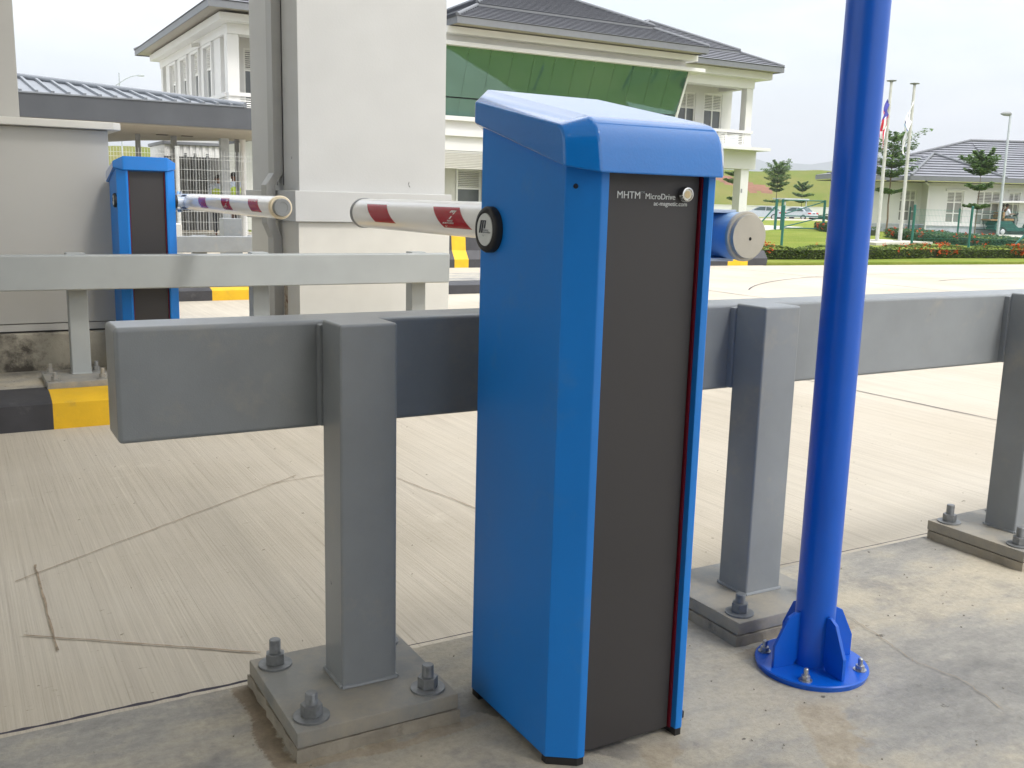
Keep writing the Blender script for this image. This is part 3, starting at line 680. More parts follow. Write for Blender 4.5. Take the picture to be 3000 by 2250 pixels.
# ------------------------------------------------------------------ walkway canopy, mesh fence, people under it
cz = 2.86
can = empty('walkway_canopy', (2, 24, -.15), 0, 'grey metal walkway canopy with ribbed roof and deep fascia behind the booth wall', 'canopy')
XR, YF, ZF, TP = 6.02, 22.8, 2.865, .158
b = MB(); b.box(-6, 7.4, YF, YF + .03, ZF - .475, ZF, bev=.004)
b.box(7.37, 7.4, YF + .032, YF + 7.5, ZF - .475, ZF, bev=.004); b.box(XR - .2, 7.37, YF + .031, YF + 7.5, ZF - .03, ZF - .001); addto(can, b, 'fascia', 'canopyfascia')
b = MB(); b.box(-6, XR + .03, YF - .03, YF + .05, ZF + .002, ZF + .03); addto(can, b, 'gutter_lip', 'canopy')
b = MB(); t = 5.5
b.poly([(-6, YF, ZF + .02), (XR, YF, ZF + .02), (XR - t, YF + t, ZF + t * TP), (-6, YF + t, ZF + t * TP)], [(0, 1, 2, 3)])
b.poly([(XR, YF, ZF + .02), (XR, YF + 2 * t, ZF + .02), (XR - t, YF + t, ZF + t * TP)], [(0, 1, 2)])
rf = addto(can, b, 'roof_sheet', 'canopy')
b = MB(); x = XR - .3
while x > -5.8:
    tt = min(t, XR - x) - .02
    mt = Matrix.Translation((x, YF, ZF + .02)) @ Matrix.Rotation(math.atan(TP), 4, 'X')
    b.box(-.028, .028, .01, tt * math.sqrt(1 + TP * TP), .001, .05, mt); x -= .302
rb = b.build('roof_ribs', 'canopy', rf)
b = MB(); b.tube((XR, YF, ZF + .05), (XR - t, YF + t, ZF + t * TP + .06), .07, n=10); b.tube((XR - t, YF + t, ZF + t * TP + .06), (-6, YF + t, ZF + t * TP + .06), .07, n=10); b.build('ridge_cap', 'canopy', rf, 40)
b = MB(); b.prism([(-6, YF + .04), (7.36, YF + .04), (7.36, YF + 4.2), (4.8, YF + 7.0), (3.8, YF + 10.5), (-6, YF + 11)], ZF - .50, ZF - .47); addto(can, b, 'soffit', 'soffit')
for (x, y, r, mt, rd) in ((3.52, 26.5, .09, 'column', 0), (4.30, 26.5, .11, 'column', 0), (5.16, 26.5, .13, 'column', 0), (6.42, 26.5, .21, 'lamp', 0), (6.775, 26.62, .095, 'column', 0), (6.90, 26.5, .078, 'white', 1)):
    b = MB()
    if rd: b.lathe((x, y, -.15), (0, 0, 1), [(0, r), (1.0, r), (1.01, r + .006), (1.05, r + .006), (1.06, r), (2.6, r)], 28)
    else: b.box(x - r / 2, x + r / 2, y - r / 2, y + r / 2, -.15, 2.55, bev=.004)
    addto(can, b, 'column', mt)
    if not rd:
        b = MB(); b.box(x - r * .8, x + r * .8, y - r * .8, y + r * .8, -.16, -.13); addto(can, b, 'column_foot', mt)
for x in (4.7, 5.3):
    b = MB(); b.box(x, x + .26, 26.1, 26.3, ZF - .512, ZF - .501); addto(can, b, 'light_fitting', 'dark')
# welded mesh fence
mf = empty('mesh_fence', (3.9, 20, -.2), 0, 'silver welded mesh fence with tall round posts standing behind the second barrier', 'fence')
b = MB(); x = 1.6
while x < 6.9:
    b.tube((x, 20, -.1), (x, 20, 1.77), .0032, n=4, cap=False); x += .055
for z in (0, .2, .4, .6, .8, 1.0, 1.2, 1.4, 1.6, 1.68): b.tube((1.6, 19.992, z), (6.9, 19.992, z), .0042, n=4, cap=False)
addto(mf, b, 'mesh_panel', 'wire')
for x in (1.62, 3.94, 6.6):
    b = MB(); b.tube((x, 19.95, -.27), (x, 19.95, 1.80), .036, n=20); b.tube((x, 19.95, 1.80), (x, 19.95, 1.83), .041, n=20); addto(mf, b, 'fence_post', 'wire')

def person(name, loc, rz, label, cat, joints, clothes, hair=True, group=None, sc=1.0):
    root = empty(name, loc, rz, label, cat, group); root.scale = (sc, sc, sc)
    def skin(nm, jn, edges, mt, grow=0., root_j=None, sub=1):
        me = bpy.data.meshes.new(nm); keys = list(jn)
        me.from_pydata([joints[k][:3] for k in keys], [(keys.index(a), keys.index(c)) for a, c in edges], [])
        o = bpy.data.objects.new(nm + '_tmp', me); COL.objects.link(o)
        md = o.modifiers.new('skin', 'SKIN'); md.use_smooth_shade = True
        for i, k in enumerate(keys):
            r = joints[k][3]; r = r if isinstance(r, tuple) else (r, r)
            me.skin_vertices[0].data[i].radius = (r[0] + grow, r[1] + grow)
            me.skin_vertices[0].data[i].use_root = (k == (root_j or keys[0]))
        sb = o.modifiers.new('sub', 'SUBSURF'); sb.levels = sub; sb.render_levels = sub
        dg = bpy.context.evaluated_depsgraph_get(); m2 = bpy.data.meshes.new_from_object(o.evaluated_get(dg))
        bpy.data.objects.remove(o); m2.materials.clear(); m2.materials.append(M[mt]); m2.shade_smooth()
        q = bpy.data.objects.new(nm, m2); COL.objects.link(q); q.parent = root
        return q
    E = [('pelvis', 'waist'), ('waist', 'chest'), ('chest', 'neck'), ('neck', 'chin'), ('chin', 'head'), ('head', 'crown')]
    for s in 'LR':
        E += [('chest', 'sh' + s), ('sh' + s, 'el' + s), ('el' + s, 'wr' + s), ('wr' + s, 'palm' + s), ('pelvis', 'hip' + s), ('hip' + s, 'kn' + s), ('kn' + s, 'an' + s), ('an' + s, 'toe' + s)]
        for k in range(4): E.append(('palm' + s, 'f%d%s' % (k, s)))
        E.append(('wr' + s, 'th' + s))
    skin('body', joints, E, 'skin', 0, 'pelvis', 2)
    for nm, ks, mt, g_ in clothes:
        ed = [(a, c) for a, c in E if a in ks and c in ks]
        kk = [k for k in joints if k in ks]
        skin(nm, kk, ed, mt, g_, 'pelvis' if 'pelvis' in ks else 'chest', 1)
    if hair:
        hx, hy, hz = joints['head'][:3]; b = MB()
        bmesh.ops.create_uvsphere(b.bm, u_segments=20, v_segments=12, radius=.105)
        for v in list(b.bm.verts):
            if v.co.z < -.015 - (.06 if v.co.y > .0 else 0): b.bm.verts.remove(v)
        for v in b.bm.verts: v.co = Vector((v.co.x * .86, v.co.y * 1.02 + .012, v.co.z * 1.02 + .02)) + Vector((hx, hy, hz))
        b.build('hair', 'hair', root, 60)
    hx, hy, hz = joints['head'][:3]
    b = MB(); b.poly([(hx - .014, hy - .088, hz - .035), (hx + .014, hy - .088, hz - .035), (hx, hy - .115, hz - .033), (hx, hy - .092, hz + .012)], [(0, 1, 2), (0, 2, 3), (1, 3, 2), (0, 3, 1)]); b.build('nose', 'skin', root)
    for s in (-1, 1):
        b = MB(); bmesh.ops.create_uvsphere(b.bm, u_segments=8, v_segments=6, radius=.011, matrix=Matrix.Translation((hx + s * .032, hy - .083, hz + .008))); b.build('eye', 'ink', root)
        b = MB(); bmesh.ops.create_uvsphere(b.bm, u_segments=10, v_segments=8, radius=.026, matrix=Matrix.Translation((hx + s * .083, hy + .005, hz - .005)) @ Matrix.Diagonal((.4, .7, 1.2, 1))); b.build('ear', 'skin', root)
    b = MB(); b.box(hx - .022, hx + .022, hy - .090, hy - .080, hz - .062, hz - .055); b.build('mouth', 'red', root)
    return root
def standing(arm=0.):
    j = {'pelvis': (0, 0, .93, (.14, .10)), 'waist': (0, 0, 1.08, (.135, .095)), 'chest': (0, .01, 1.36, (.175, .12)), 'neck': (0, .01, 1.485, .055), 'chin': (0, -.012, 1.545, .064), 'head': (0, -.004, 1.62, (.083, .095)), 'crown': (0, .004, 1.68, .062)}
    for s, k in (('L', 1), ('R', -1)):
        j['sh' + s] = (k * .185, .01, 1.43, .062); j['el' + s] = (k * .235, .03, 1.10, .042); j['wr' + s] = (k * .245, -.05 - arm, .86 + arm, .028); j['palm' + s] = (k * .245, -.07 - arm, .79 + arm, (.034, .018))
        for i in range(4): j['f%d%s' % (i, s)] = (k * .245 + (i - 1.5) * .017, -.09 - arm, .71 + arm - .006 * abs(i - 1.5), .0085)
        j['th' + s] = (k * .215, -.10 - arm, .80 + arm, .010)
        j['hip' + s] = (k * .095, 0, .88, .092); j['kn' + s] = (k * .10, -.01, .49, .06); j['an' + s] = (k * .105, .02, .085, .042); j['toe' + s] = (k * .115, -.14, .035, (.042, .03))
    return j
TOP = ['pelvis', 'waist', 'chest', 'neck', 'shL', 'shR', 'elL', 'elR']; VEST = ['pelvis', 'waist', 'chest', 'neck', 'shL', 'shR']; LEG = ['pelvis', 'hipL', 'hipR', 'knL', 'knR', 'anL', 'anR']
person('person', (6.36, 27.0, -.15), R(-6), 'person in a yellow green safety vest standing partly behind the grey canopy column', 'person', standing(), [('shirt', TOP, 'shirt', .022), ('vest', VEST, 'vest', .034), ('trousers', LEG, 'trousers', .020)], group='people behind the mesh fence', sc=.92)
person('person', (6.80, 27.1, -.15), R(24), 'dark haired person in a safety vest and brown trousers next to the white round column', 'person', standing(.02), [('shirt', TOP, 'shirt', .022), ('vest', VEST, 'vest', .034), ('trousers', LEG, 'brown', .020)], group='people behind the mesh fence', sc=.965)

# screen wall, container and low blocks behind the fence
sw = empty('screen_wall', (6.7, 31, -.15), 0, 'grey slatted screen wall with dark posts behind the mesh fence', 'wall')
b = MB(); x = 5.75
while x < 7.45: b.box(x, x + .075, 30.95, 31.0, -.15, 2.02); x += .095
addto(sw, b, 'slats', 'screen')
for x in (6.35, 6.62, 6.98):
    b = MB(); b.box(x - .035, x + .035, 30.87, 30.94, -.15, 2.12); addto(sw, b, 'post', 'column')
b = MB(); b.box(5.75, 7.5, 31.01, 31.06, -.15, 2.02); addto(sw, b, 'backing', 'column')
ct = empty('white_container', (6.8, 33, -.15), 0, 'white corrugated site cabin just visible under the walkway canopy', 'cabin')
b = MB(); x = 5.95; pts = []
while x < 7.6: pts += [(x, 32.0), (x + .08, 32.0), (x + .105, 32.04), (x + .165, 32.04)]; x += .19
pts += [(7.66, 32.0), (7.66, 34.4), (5.95, 34.4)]
b.prism(pts, -.15, 2.40); addto(ct, b, 'walls', 'white')
b = MB(); b.box(5.9, 7.7, 31.93, 34.5, 2.401, 2.50, bev=.015); addto(ct, b, 'roof', 'fascia')
b = MB(); b.box(1.9, 2.50, 12.5, 12.9, -.12, .585, bev=.02); tag(b.build('concrete_block', 'coping', smooth=30), 'pale rounded concrete block behind the far lane guard rail', 'block')
b = MB(); b.box(3.02, 3.25, 12.6, 12.83, -.12, .65, bev=.006); b.box(2.98, 3.29, 12.55, 12.88, -.12, -.09); tag(b.build('steel_bollard', 'steel_dark', smooth=30), 'dark grey square steel bollard end beside the plastered pillar', 'bollard')
# ground beyond the fence
b = MB(); b.face([(1.5, 28.6, -.146), (7.9, 28.2, -.146), (7.9, 33, -.146), (1.5, 33, -.146)]); struct(b.build('dirt_strip', 'patch'))

# ------------------------------------------------------------------ black and yellow concrete barrier
jb = empty('concrete_barrier', (11.5, 16.2, ROADZ), 0, 'low concrete barrier painted in black and yellow blocks, its nose dropping at the right end', 'barrier')
for mi, mt, nm in ((0, 'kerbblack', 'black_block'), (1, 'yellow', 'yellow_block')): pass
xs = [7.5, 8.03, 8.31, 9.2]; xr = [15.32 - .53 * k for k in range(12)][::-1]; xs += [x for x in xr if x > 9.3]
def yb(x): return 16.21 - (x - 8.03) * .0575
def ht(x): return .60 if x < 9.5 else .60 - .29 * min(1, (x - 9.5) / 4.0)
for i in range(len(xs) - 1):
    b = MB(); rg = []
    for x in (xs[i] + .001, xs[i + 1] - .001):
        y, h = yb(x), ht(x); zc_ = ROADZ
        rg.append([b.bm.verts.new(p) for p in ((x, y, zc_ - .02), (x, y, zc_ + .15), (x, y + .12, zc_ + min(.31, h)), (x, y + .15, zc_ + h), (x, y + .33, zc_ + h), (x, y + .5, zc_ - .02))])
    for k in range(6): b.bm.faces.new((rg[0][k], rg[0][(k + 1) % 6], rg[1][(k + 1) % 6], rg[1][k]))
    b.bm.faces.new(rg[0][::-1]); b.bm.faces.new(rg[1])
    yel = (i == 1) if i < 3 else ((len(xs) - 2 - i) % 2 == 1)
    o = b.build('painted_block', 'yellow' if yel else 'kerbblack', jb, 20); o.location = -jb.location

# ------------------------------------------------------------------ main building
ob = empty('office_building', (19, 33, -.2), 0, 'two storey white office building with grey tiled hip roofs and a leaning green glass front', 'building')
def bld(bb, n, mt, par=None, sm=None): return addto(ob, bb, n, mt, par, sm)
def wall_holes(b, x0, x1, z0, z1, holes, y, th, mtx=None):
    """wall in the plane y (front face), thickness th backwards, rectangular openings"""
    xs_ = sorted({x0, x1, *[h[0] for h in holes], *[h[1] for h in holes]}); zs_ = sorted({z0, z1, *[h[2] for h in holes], *[h[3] for h in holes]})
    ins = lambda x, z: any(h[0] < x < h[1] and h[2] < z < h[3] for h in holes)
    T = lambda p: (mtx @ Vector(p)) if mtx else p
    for i in range(len(xs_) - 1):
        for k in range(len(zs_) - 1):
            if not ins((xs_[i] + xs_[i + 1]) / 2, (zs_[k] + zs_[k + 1]) / 2):
                for yy in (y, y + th): b.face([T((xs_[i], yy, zs_[k])), T((xs_[i + 1], yy, zs_[k])), T((xs_[i + 1], yy, zs_[k + 1])), T((xs_[i], yy, zs_[k + 1]))])
    for h in list(holes) + [(x0, x1, z0, z1)]:
        for a, c in (((h[0], h[2]), (h[1], h[2])), ((h[1], h[2]), (h[1], h[3])), ((h[1], h[3]), (h[0], h[3])), ((h[0], h[3]), (h[0], h[2]))):
            b.face([T((a[0], y, a[1])), T((c[0], y, c[1])), T((c[0], y + th, c[1])), T((a[0], y + th, a[1]))])
def window(root, x0, x1, z0, z1, y, split, nm, ns=9, mtx=None, hrail=None, pane='pane', fw_=.06, off=None, panes=True):
    """framed window in plane y: slatted top from split up, panes with nm mullions below"""
    T = mtx; d = .05
    def ad(bb, n, mt, par=None):
        o = bb.build(n, mt, par or root)
        if not par: o.location = -(off if off is not None else root.location)
        return o
    b = MB(); B = lambda a, c, e, f, y0=None, y1=None: b.box(a, c, y - d if y0 is None else y0, y if y1 is None else y1, e, f, T)
    B(x0, x0 + fw_, z0, z1); B(x1 - fw_, x1, z0, z1); B(x0 + fw_, x1 - fw_, z0, z0 + fw_); B(x0 + fw_, x1 - fw_, z1 - fw_, z1); B(x0 + fw_, x1 - fw_, split - fw_ / 2, split + fw_ / 2)
    for k in range(1, nm + 1):
        xm = x0 + (x1 - x0) * k / (nm + 1); B(xm - fw_ / 2, xm + fw_ / 2, z0 + fw_, split - fw_ / 2); B(xm - fw_ / 2, xm + fw_ / 2, split + fw_ / 2, z1 - fw_)
    if hrail:
        for k in range(nm + 1):
            a = x0 + (x1 - x0) * k / (nm + 1) + fw_ * .75; c = x0 + (x1 - x0) * (k + 1) / (nm + 1) - fw_ * .75; b.box(a, c, y - d, y, hrail - fw_ / 2, hrail + fw_ / 2, T)
    w = ad(b, 'window', 'whiteframe')
    b = MB(); b.box(x0 + .01, x1 - .01, y - .012, y - .004, z0 + .01, split, T); b.build('pane', pane, w)
    b = MB(); n = ns; h = (z1 - fw_ - split - fw_ / 2) / n
    for k in range(n):
        zc_ = split + fw_ / 2 + h * (k + .5)
        mt = Matrix.Translation((0, y - .028, zc_)) @ Matrix.Rotation(R(-32), 4, 'X')
        b.box(x0 + fw_, x1 - fw_, -.024, .024, -.012, .012, (T @ mt) if T else mt)
    b.build('louvre', 'whiteframe', w)
    b = MB(); b.box(x0 + .01, x1 - .01, y + .02, y + .03, split, z1 - .01, T); b.build('louvre_backing', 'dark', w)
    return w
GZ = -.2
# --- right and left wings (front plane y = 32.5), deck 3.42, rail top 4.13, beams 6.1..6.55
def loggia_rail(x0, x1, y, post=None):
    b = MB(); b.box(x0, x1, y - .06, y + .14, 4.02, 4.135); b.box(x0, x1, y - .012, y + .10, 3.425, 3.56); rl = bld(b, 'balcony_rail', 'white')
    b = MB(); n = 6
    for k in range(n):
        zc_ = 3.60 + k * .068; b.box(x0 + .02, x1 - .02, y + .02, y + .07, zc_, zc_ + .032)
    b.build('louvre', 'whiteframe', rl)
    b = MB()
    for k in range(1, int((x1 - x0) / .95) + 1): b.box(x0 + k * .95 - .03, x0 + k * .95 + .03, y + .012, y + .078, 3.561, 4.019)
    b.build('stile', 'whiteframe', rl)
    return rl
# right wing
b = MB(); b.box(24.6, 30.55, 31.75, 42, 3.30, 3.42); bld(b, 'floor_slab', 'white')
b = MB(); b.box(7.7, 14.0, 31.75, 43.8, 3.30, 3.42); bld(b, 'floor_slab', 'white')
for x in (29.70, 24.9):
    b = MB(); b.box(x, x + .34, 32.5, 32.84, 3.42, 6.1); bld(b, 'column', 'white')
b = MB(); b.box(29.66, 30.10, 32.5, 32.95, GZ, 3.30, bev=.01); bld(b, 'column', 'white')
b = MB(); b.box(24.6, 30.06, 32.45, 33.0, 5.86, 6.22); b.box(24.6, 30.6, 32.0, 33.0, 6.221, 6.50); b.box(29.70, 30.06, 33.001, 42, 5.86, 6.22); b.box(29.70, 30.6, 33.001, 42, 6.221, 6.50); bld(b, 'roof_beam', 'white')
b = MB(); b.box(24.6, 30.0, 33.0, 42, 6.19, 6.215); bld(b, 'loggia_ceiling', 'soffit')
loggia_rail(24.9, 30.12, 32.5)
b = MB(); b.box(29.98, 30.12, 32.65, 41.5, 4.02, 4.135); b.box(30.0, 30.1, 32.65, 41.5, 3.425, 3.56); bld(b, 'balcony_rail', 'white')
wr = [(26.9, 28.45, 3.43, 5.78), (28.90, 29.92, 4.15, 5.78)]
b = MB(); wall_holes(b, 24.6, 30.50, 3.42, 6.2, [(27.5, 28.45, 3.43, 5.74), (28.92, 29.94, 3.9, 5.76)], 34.3, .2); bld(b, 'upper_wall', 'white')
window(ob, 27.5, 28.45, 3.43, 5.74, 34.38, 5.10, 1, 9); window(ob, 28.92, 29.94, 3.9, 5.76, 34.38, 5.07, 1, 9)
b = MB(); b.box(30.30, 30.50, 34.51, 42, 3.42, 6.2); bld(b, 'side_wall', 'white')
b = MB(); b.box(24.2, 28.95, 33.4, 41, GZ, 3.30); b.box(24.2, 30.4, 32.45, 33.3, 2.55, 3.299); bld(b, 'ground_floor_wall', 'white')
b = MB(); b.box(29.6, 30.3, 38.5, 39.2, GZ, 3.30); bld(b, 'column', 'white')
b = MB(); b.box(29.70, 29.78, 32.49, 32.499, 1.55, 1.72); bld(b, 'wall_plate', 'capgrey')
# left wing
for x in (8.05, 12.2):
    b = MB(); b.box(x, x + .37, 32.503, 32.87, 3.42, 5.898); bld(b, 'column', 'white')
b = MB(); b.box(8.05, 14.0, 32.45, 33.0, 5.90, 6.21); b.box(7.72, 14.0, 32.0, 33.0, 6.211, 6.44); b.box(8.05, 8.40, 33.001, 43.6, 5.92, 6.21); b.box(7.72, 8.40, 33.001, 43.9, 6.211, 6.44); bld(b, 'roof_beam', 'white')
loggia_rail(8.06, 14.0, 32.5)
b = MB(); b.box(7.98, 8.18, 32.65, 43.6, 4.00, 4.135); b.box(8.0, 8.15, 32.65, 43.6, 3.425, 3.60); bld(b, 'balcony_rail', 'white')
b = MB()
for k in range(7): b.box(8.03, 8.12, 32.66, 33.6, 3.63 + k * .055, 3.656 + k * .055)
bld(b, 'louvre', 'whiteframe')
b = MB(); b.box(8.10, 8.3, 33.7, 43.5, 3.60, 3.999); bld(b, 'parapet', 'white')
# side wall with its four tall narrow recesses: local x runs along +Y
SIDE = Matrix(((0, 1, 0, 0), (-1, 0, 0, 0), (0, 0, 1, 0), (0, 0, 0, 1)))     # local (x,y,z) -> (y, -x, z): facing -X
hs = [(-41.5, -40.5, 4.14, 5.80), (-39.5, -38.5, 4.14, 5.80), (-37.6, -36.55, 4.14, 5.80), (-35.7, -34.6, 4.14, 5.80)]
b = MB(); wall_holes(b, -42.6, -33.6, 4.0, 6.21, [(h[0], h[1], h[2], h[3]) for h in hs], 8.10, .5, SIDE); bld(b, 'side_wall', 'white')
for h in hs:
    b = MB(); b.box(h[0] - .10, h[1] + .10, 8.02, 8.099, h[3], h[3] + .09, SIDE); b.box(h[1], h[1] + .09, 8.02, 8.099, 4.14, h[3] - .001, SIDE); b.box(h[0] - .09, h[0], 8.02, 8.099, 4.14, h[3] - .001, SIDE); bld(b, 'window_surround', 'white')
    window(ob, h[0], h[1], 4.14, 5.80, 8.19, 5.10, 1, 9, SIDE)
b = MB(); b.box(8.08, 8.38, 43.2, 43.55, 3.42, 6.21); bld(b, 'column', 'white')
b = MB(); b.box(8.12, 8.28, 36.2, 36.35, 6.02, 6.12); b.tube((8.02, 36.28, 6.0), (7.75, 36.28, 5.95), .07, n=14); bld(b, 'security_camera', 'coping')
b = MB(); wall_holes(b, 8.6, 14.0, 3.42, 6.2, [(8.95, 10.1, 3.43, 5.72)], 34.0, .2); bld(b, 'upper_wall', 'white')
window(ob, 8.95, 10.1, 3.43, 5.72, 34.08, 5.02, 0, 9)
b = MB(); b.box(8.6, 8.9, 34.21, 43, 3.42, 6.2); bld(b, 'inner_wall', 'white')
b = MB(); b.box(8.06, 14, 33.2, 43.4, GZ, 3.30); bld(b, 'ground_floor_wall', 'white')
# central block: y = 29 front
b = MB(); b.box(13.7, 24.40, 28.95, 33, 5.72, 5.85, bev=.01); bld(b, 'roof_slab', 'white')
b = MB(); b.box(14.1, 23.75, 29.3, 33, 5.851, 6.07); b.box(13.95, 23.98, 28.9, 33, 6.071, 6.27); bld(b, 'frieze', 'white')
b = MB(); gx = [14.05 + (23.76 - 14.05) * k / 12 for k in range(13)]
gl = None
for k in range(12):
    a, c = gx[k] + .004, gx[k + 1] - .004
    b.poly([(a, 29.15, 5.718), (c, 29.15, 5.718), (c - (.035 if k == 11 else 0), 29.72, 4.24), (a, 29.72, 4.24)], [(0, 1, 2, 3)])
    b.poly([(a, 29.735, 4.20), (c - (.035 if k == 11 else 0), 29.735, 4.20), (c - (.07 if k == 11 else 0), 30.0, 3.65), (a, 30.0, 3.65)], [(0, 1, 2, 3)])
gl = bld(b, 'glass_front', 'greenglass')
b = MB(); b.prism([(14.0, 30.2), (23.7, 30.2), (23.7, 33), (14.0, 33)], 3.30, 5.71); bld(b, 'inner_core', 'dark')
b = MB(); b.poly([(23.80, 29.17, 5.715), (23.80, 30.05, 3.60), (23.80, 33, 3.60), (23.80, 33, 5.715), (24.2, 29.6, 5.715), (24.2, 30.4, 3.60), (24.2, 33, 3.60), (24.2, 33, 5.715)], [(0, 1, 2, 3), (4, 5, 6, 7), (0, 1, 5, 4), (1, 2, 6, 5), (2, 3, 7, 6), (3, 0, 4, 7)]); bld(b, 'fin_wall', 'white')
b = MB(); b.box(13.8, 24.15, 29.75, 33, 3.50, 3.645, bev=.01); b.box(14.0, 23.95, 29.95, 33, 3.19, 3.499); b.box(13.9, 24.0, 29.85, 33, 3.02, 3.189); bld(b, 'floor_band', 'white')
b = MB(); wall_holes(b, 14.0, 24.0, GZ, 3.019, [(14.45, 16.4, 0, 2.56), (17.4, 19.4, .2, 2.5), (20.6, 22.6, .2, 2.5)], 30.0, .3); bld(b, 'ground_floor_wall', 'white')
b = MB()
for k in range(11): b.box(14.46, 16.39, 30.02, 30.10, 1.98 + k * .053, 2.012 + k * .053)
bld(b, 'louvre', 'coping')
b = MB(); b.box(14.45, 24, 31.0, 31.1, GZ, 2.55); bld(b, 'inner_wall', 'coping')
window(ob, 15.35, 16.3, .1, 2.0, 30.98, 1.35, 0, 9); window(ob, 17.4, 19.4, .2, 2.5, 30.2, 1.8, 1, 9); window(ob, 20.6, 22.6, .2, 2.5, 30.2, 1.8, 1, 9)
# roofs: stepped tile courses between an eave edge and a top edge
def courses(b, A, Bp, C_, D, n, h=.04):
    """A-B eave, D-C top edge; every course is a strip whose lower lip stands proud"""
    A, Bp, C_, D = map(Vector, (A, Bp, C_, D)); nr = (Bp - A).cross(D - A).normalized()
    if nr.z < 0: nr = -nr
    for k in range(n):
        t0, t1 = k / n, (k + 1) / n
        dn = ((A - D).normalized() * h * .75)
        p, q, r_, s = A.lerp(D, t0) + nr * h, Bp.lerp(C_, t0) + nr * h, Bp.lerp(C_, t1) + nr * .004, A.lerp(D, t1) + nr * .004
        if (q - p).length < 1e-4 and (r_ - s).length < 1e-4: continue
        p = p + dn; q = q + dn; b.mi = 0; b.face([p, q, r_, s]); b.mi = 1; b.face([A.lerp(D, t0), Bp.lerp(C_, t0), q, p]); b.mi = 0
def hip_roof(par, off, x0, x1, y0, y1, z0, pitch, t1, n, fasc=.20, cap=.06, soff=.55, T=None, mats_=('tile', 'fascia', 'soffit')):
    """lower tier of a hipped roof from its eaves rectangle inwards by t1 (None: up to the ridge); returns the inner rectangle and its level"""
    tm = min(x1 - x0, y1 - y0) / 2; t = tm if t1 is None else t1; z1_ = z0 + t * pitch
    X = lambda p: (T @ Vector(p)) if T else Vector(p)
    o4 = [(x0, y0), (x1, y0), (x1, y1), (x0, y1)]; i4 = [(x0 + t, y0 + t), (x1 - t, y0 + t), (x1 - t, y1 - t), (x0 + t, y1 - t)]
    b = MB()
    for k in range(4):
        a, c = o4[k], o4[(k + 1) % 4]; e, f = i4[(k + 1) % 4], i4[k]
        courses(b, X((*a, z0)), X((*c, z0)), X((*e, z1_)), X((*f, z1_)), n)
    rf = b.build('roof', [mats_[0], 'tileshade'], par, recalc=False); rf.location = -off
    for k in range(4):
        b = MB(); b.tube(X((*o4[k], z0 + .05)), X((*i4[k], z1_ + .05)), cap, n=8); b.build('hip_cap', mats_[1], rf, 40)
    if t1 is None:
        b = MB(); b.tube(X((*i4[0], z1_ + .05)), X((*i4[2], z1_ + .05)), cap, n=8); b.build('ridge_cap', mats_[1], rf, 40)
    if fasc:
        b = MB(); w = .04
        for (a, c, e, f) in ((x0, x1, y0, y0 + w), (x0, x1, y1 - w, y1), (x0, x0 + w, y0 + w, y1 - w), (x1 - w, x1, y0 + w, y1 - w)): b.box(a, c, e, f, z0 - fasc, z0 - .001, T)
        b.build('fascia', mats_[1], rf)
        b = MB(); b.box(x0 + w, x1 - w, y0 + w, y1 - w, z0 - fasc + .04, z0 - fasc + .055, T); b.build('soffit', mats_[2], rf)
    return (x0 + t, x1 - t, y0 + t, y1 - t, z1_)
P_ = .455
q = hip_roof(ob, ob.location, 14.0, 23.95, 28.3, 37.5, 6.47, P_, 1.45, 9)
hip_roof(ob, ob.location, q[0] - .06, q[1] + .06, q[2] - .06, q[3] + .06, q[4] + .07, P_, None, 20, fasc=.07)
q = hip_roof(ob, ob.location, 22.6, 30.75, 31.5, 43, 6.68, P_, 1.35, 6)
hip_roof(ob, ob.location, q[0] - .06, q[1] + .06, q[2] - .06, q[3] + .06, q[4] + .06, P_, None, 14, fasc=.07)
q = hip_roof(ob, ob.location, 7.28, 15.6, 31.5, 44.7, 6.68, P_, 1.35, 6)
hip_roof(ob, ob.location, q[0] - .06, q[1] + .06, q[2] - .06, q[3] + .06, q[4] + .06, P_, None, 14, fasc=.07)

# ------------------------------------------------------------------ bungalow on the right
ba = R(-26)
bg_ = empty('bungalow', (47.7, 37.0, -.05), ba, 'long white single storey bungalow with dark grey tiled hip roof and slatted windows', 'building')
Z0 = Vector((0, 0, 0))
def bb_(b, n, mt, par=None, sm=None): return b.build(n, mt, par or bg_, sm)
hw = [(1.05, 2.0, .42, 2.17), (2.75, 4.15, .32, 2.20), (4.62, 5.25, .40, 2.17), (6.6, 8.2, .4, 2.17)]
b = MB(); wall_holes(b, 0, 14, .30, 2.62, hw, 0, .22); bb_(b, 'wall', 'white')
b = MB(); b.box(.02, 14, .02, 9.9, -.2, .25); bb_(b, 'base_course', 'lamp')
b = MB(); b.box(0, .2, .221, 1.2, .30, 2.62); bb_(b, 'side_wall', 'white')
b = MB(); b.box(-.06, 14, -.07, .25, .25, .299); bb_(b, 'sill_band', 'white')
b = MB(); wall_holes(b, -4.9, 0, .30, 2.62, [(-1.25, -.28, .45, 2.2), (-4.2, -3.2, .45, 2.2)], .9, .22); bb_(b, 'wall', 'white')
b = MB(); b.box(-4.9, .01, .92, 2.2, -.2, .25); bb_(b, 'base_course', 'lamp')
for (a, c, e, f), nm, hr in zip(hw, (1, 2, 1, 1), (.95, .95, .95, .95)):
    window(bg_, a, c, e, f, .14, 1.55, nm, 7, None, hr, 'panelight', .06, Z0)
    b = MB(); b.box(a - .12, c + .12, -.08, -.001, f, f + .10); bb_(b, 'window_hood', 'white')
for a in (-1.25, -4.2): window(bg_, a, a + .97, .45, 2.2, 1.04, 1.6, 2, 7, None, 1.0, 'panelight', .06, Z0)
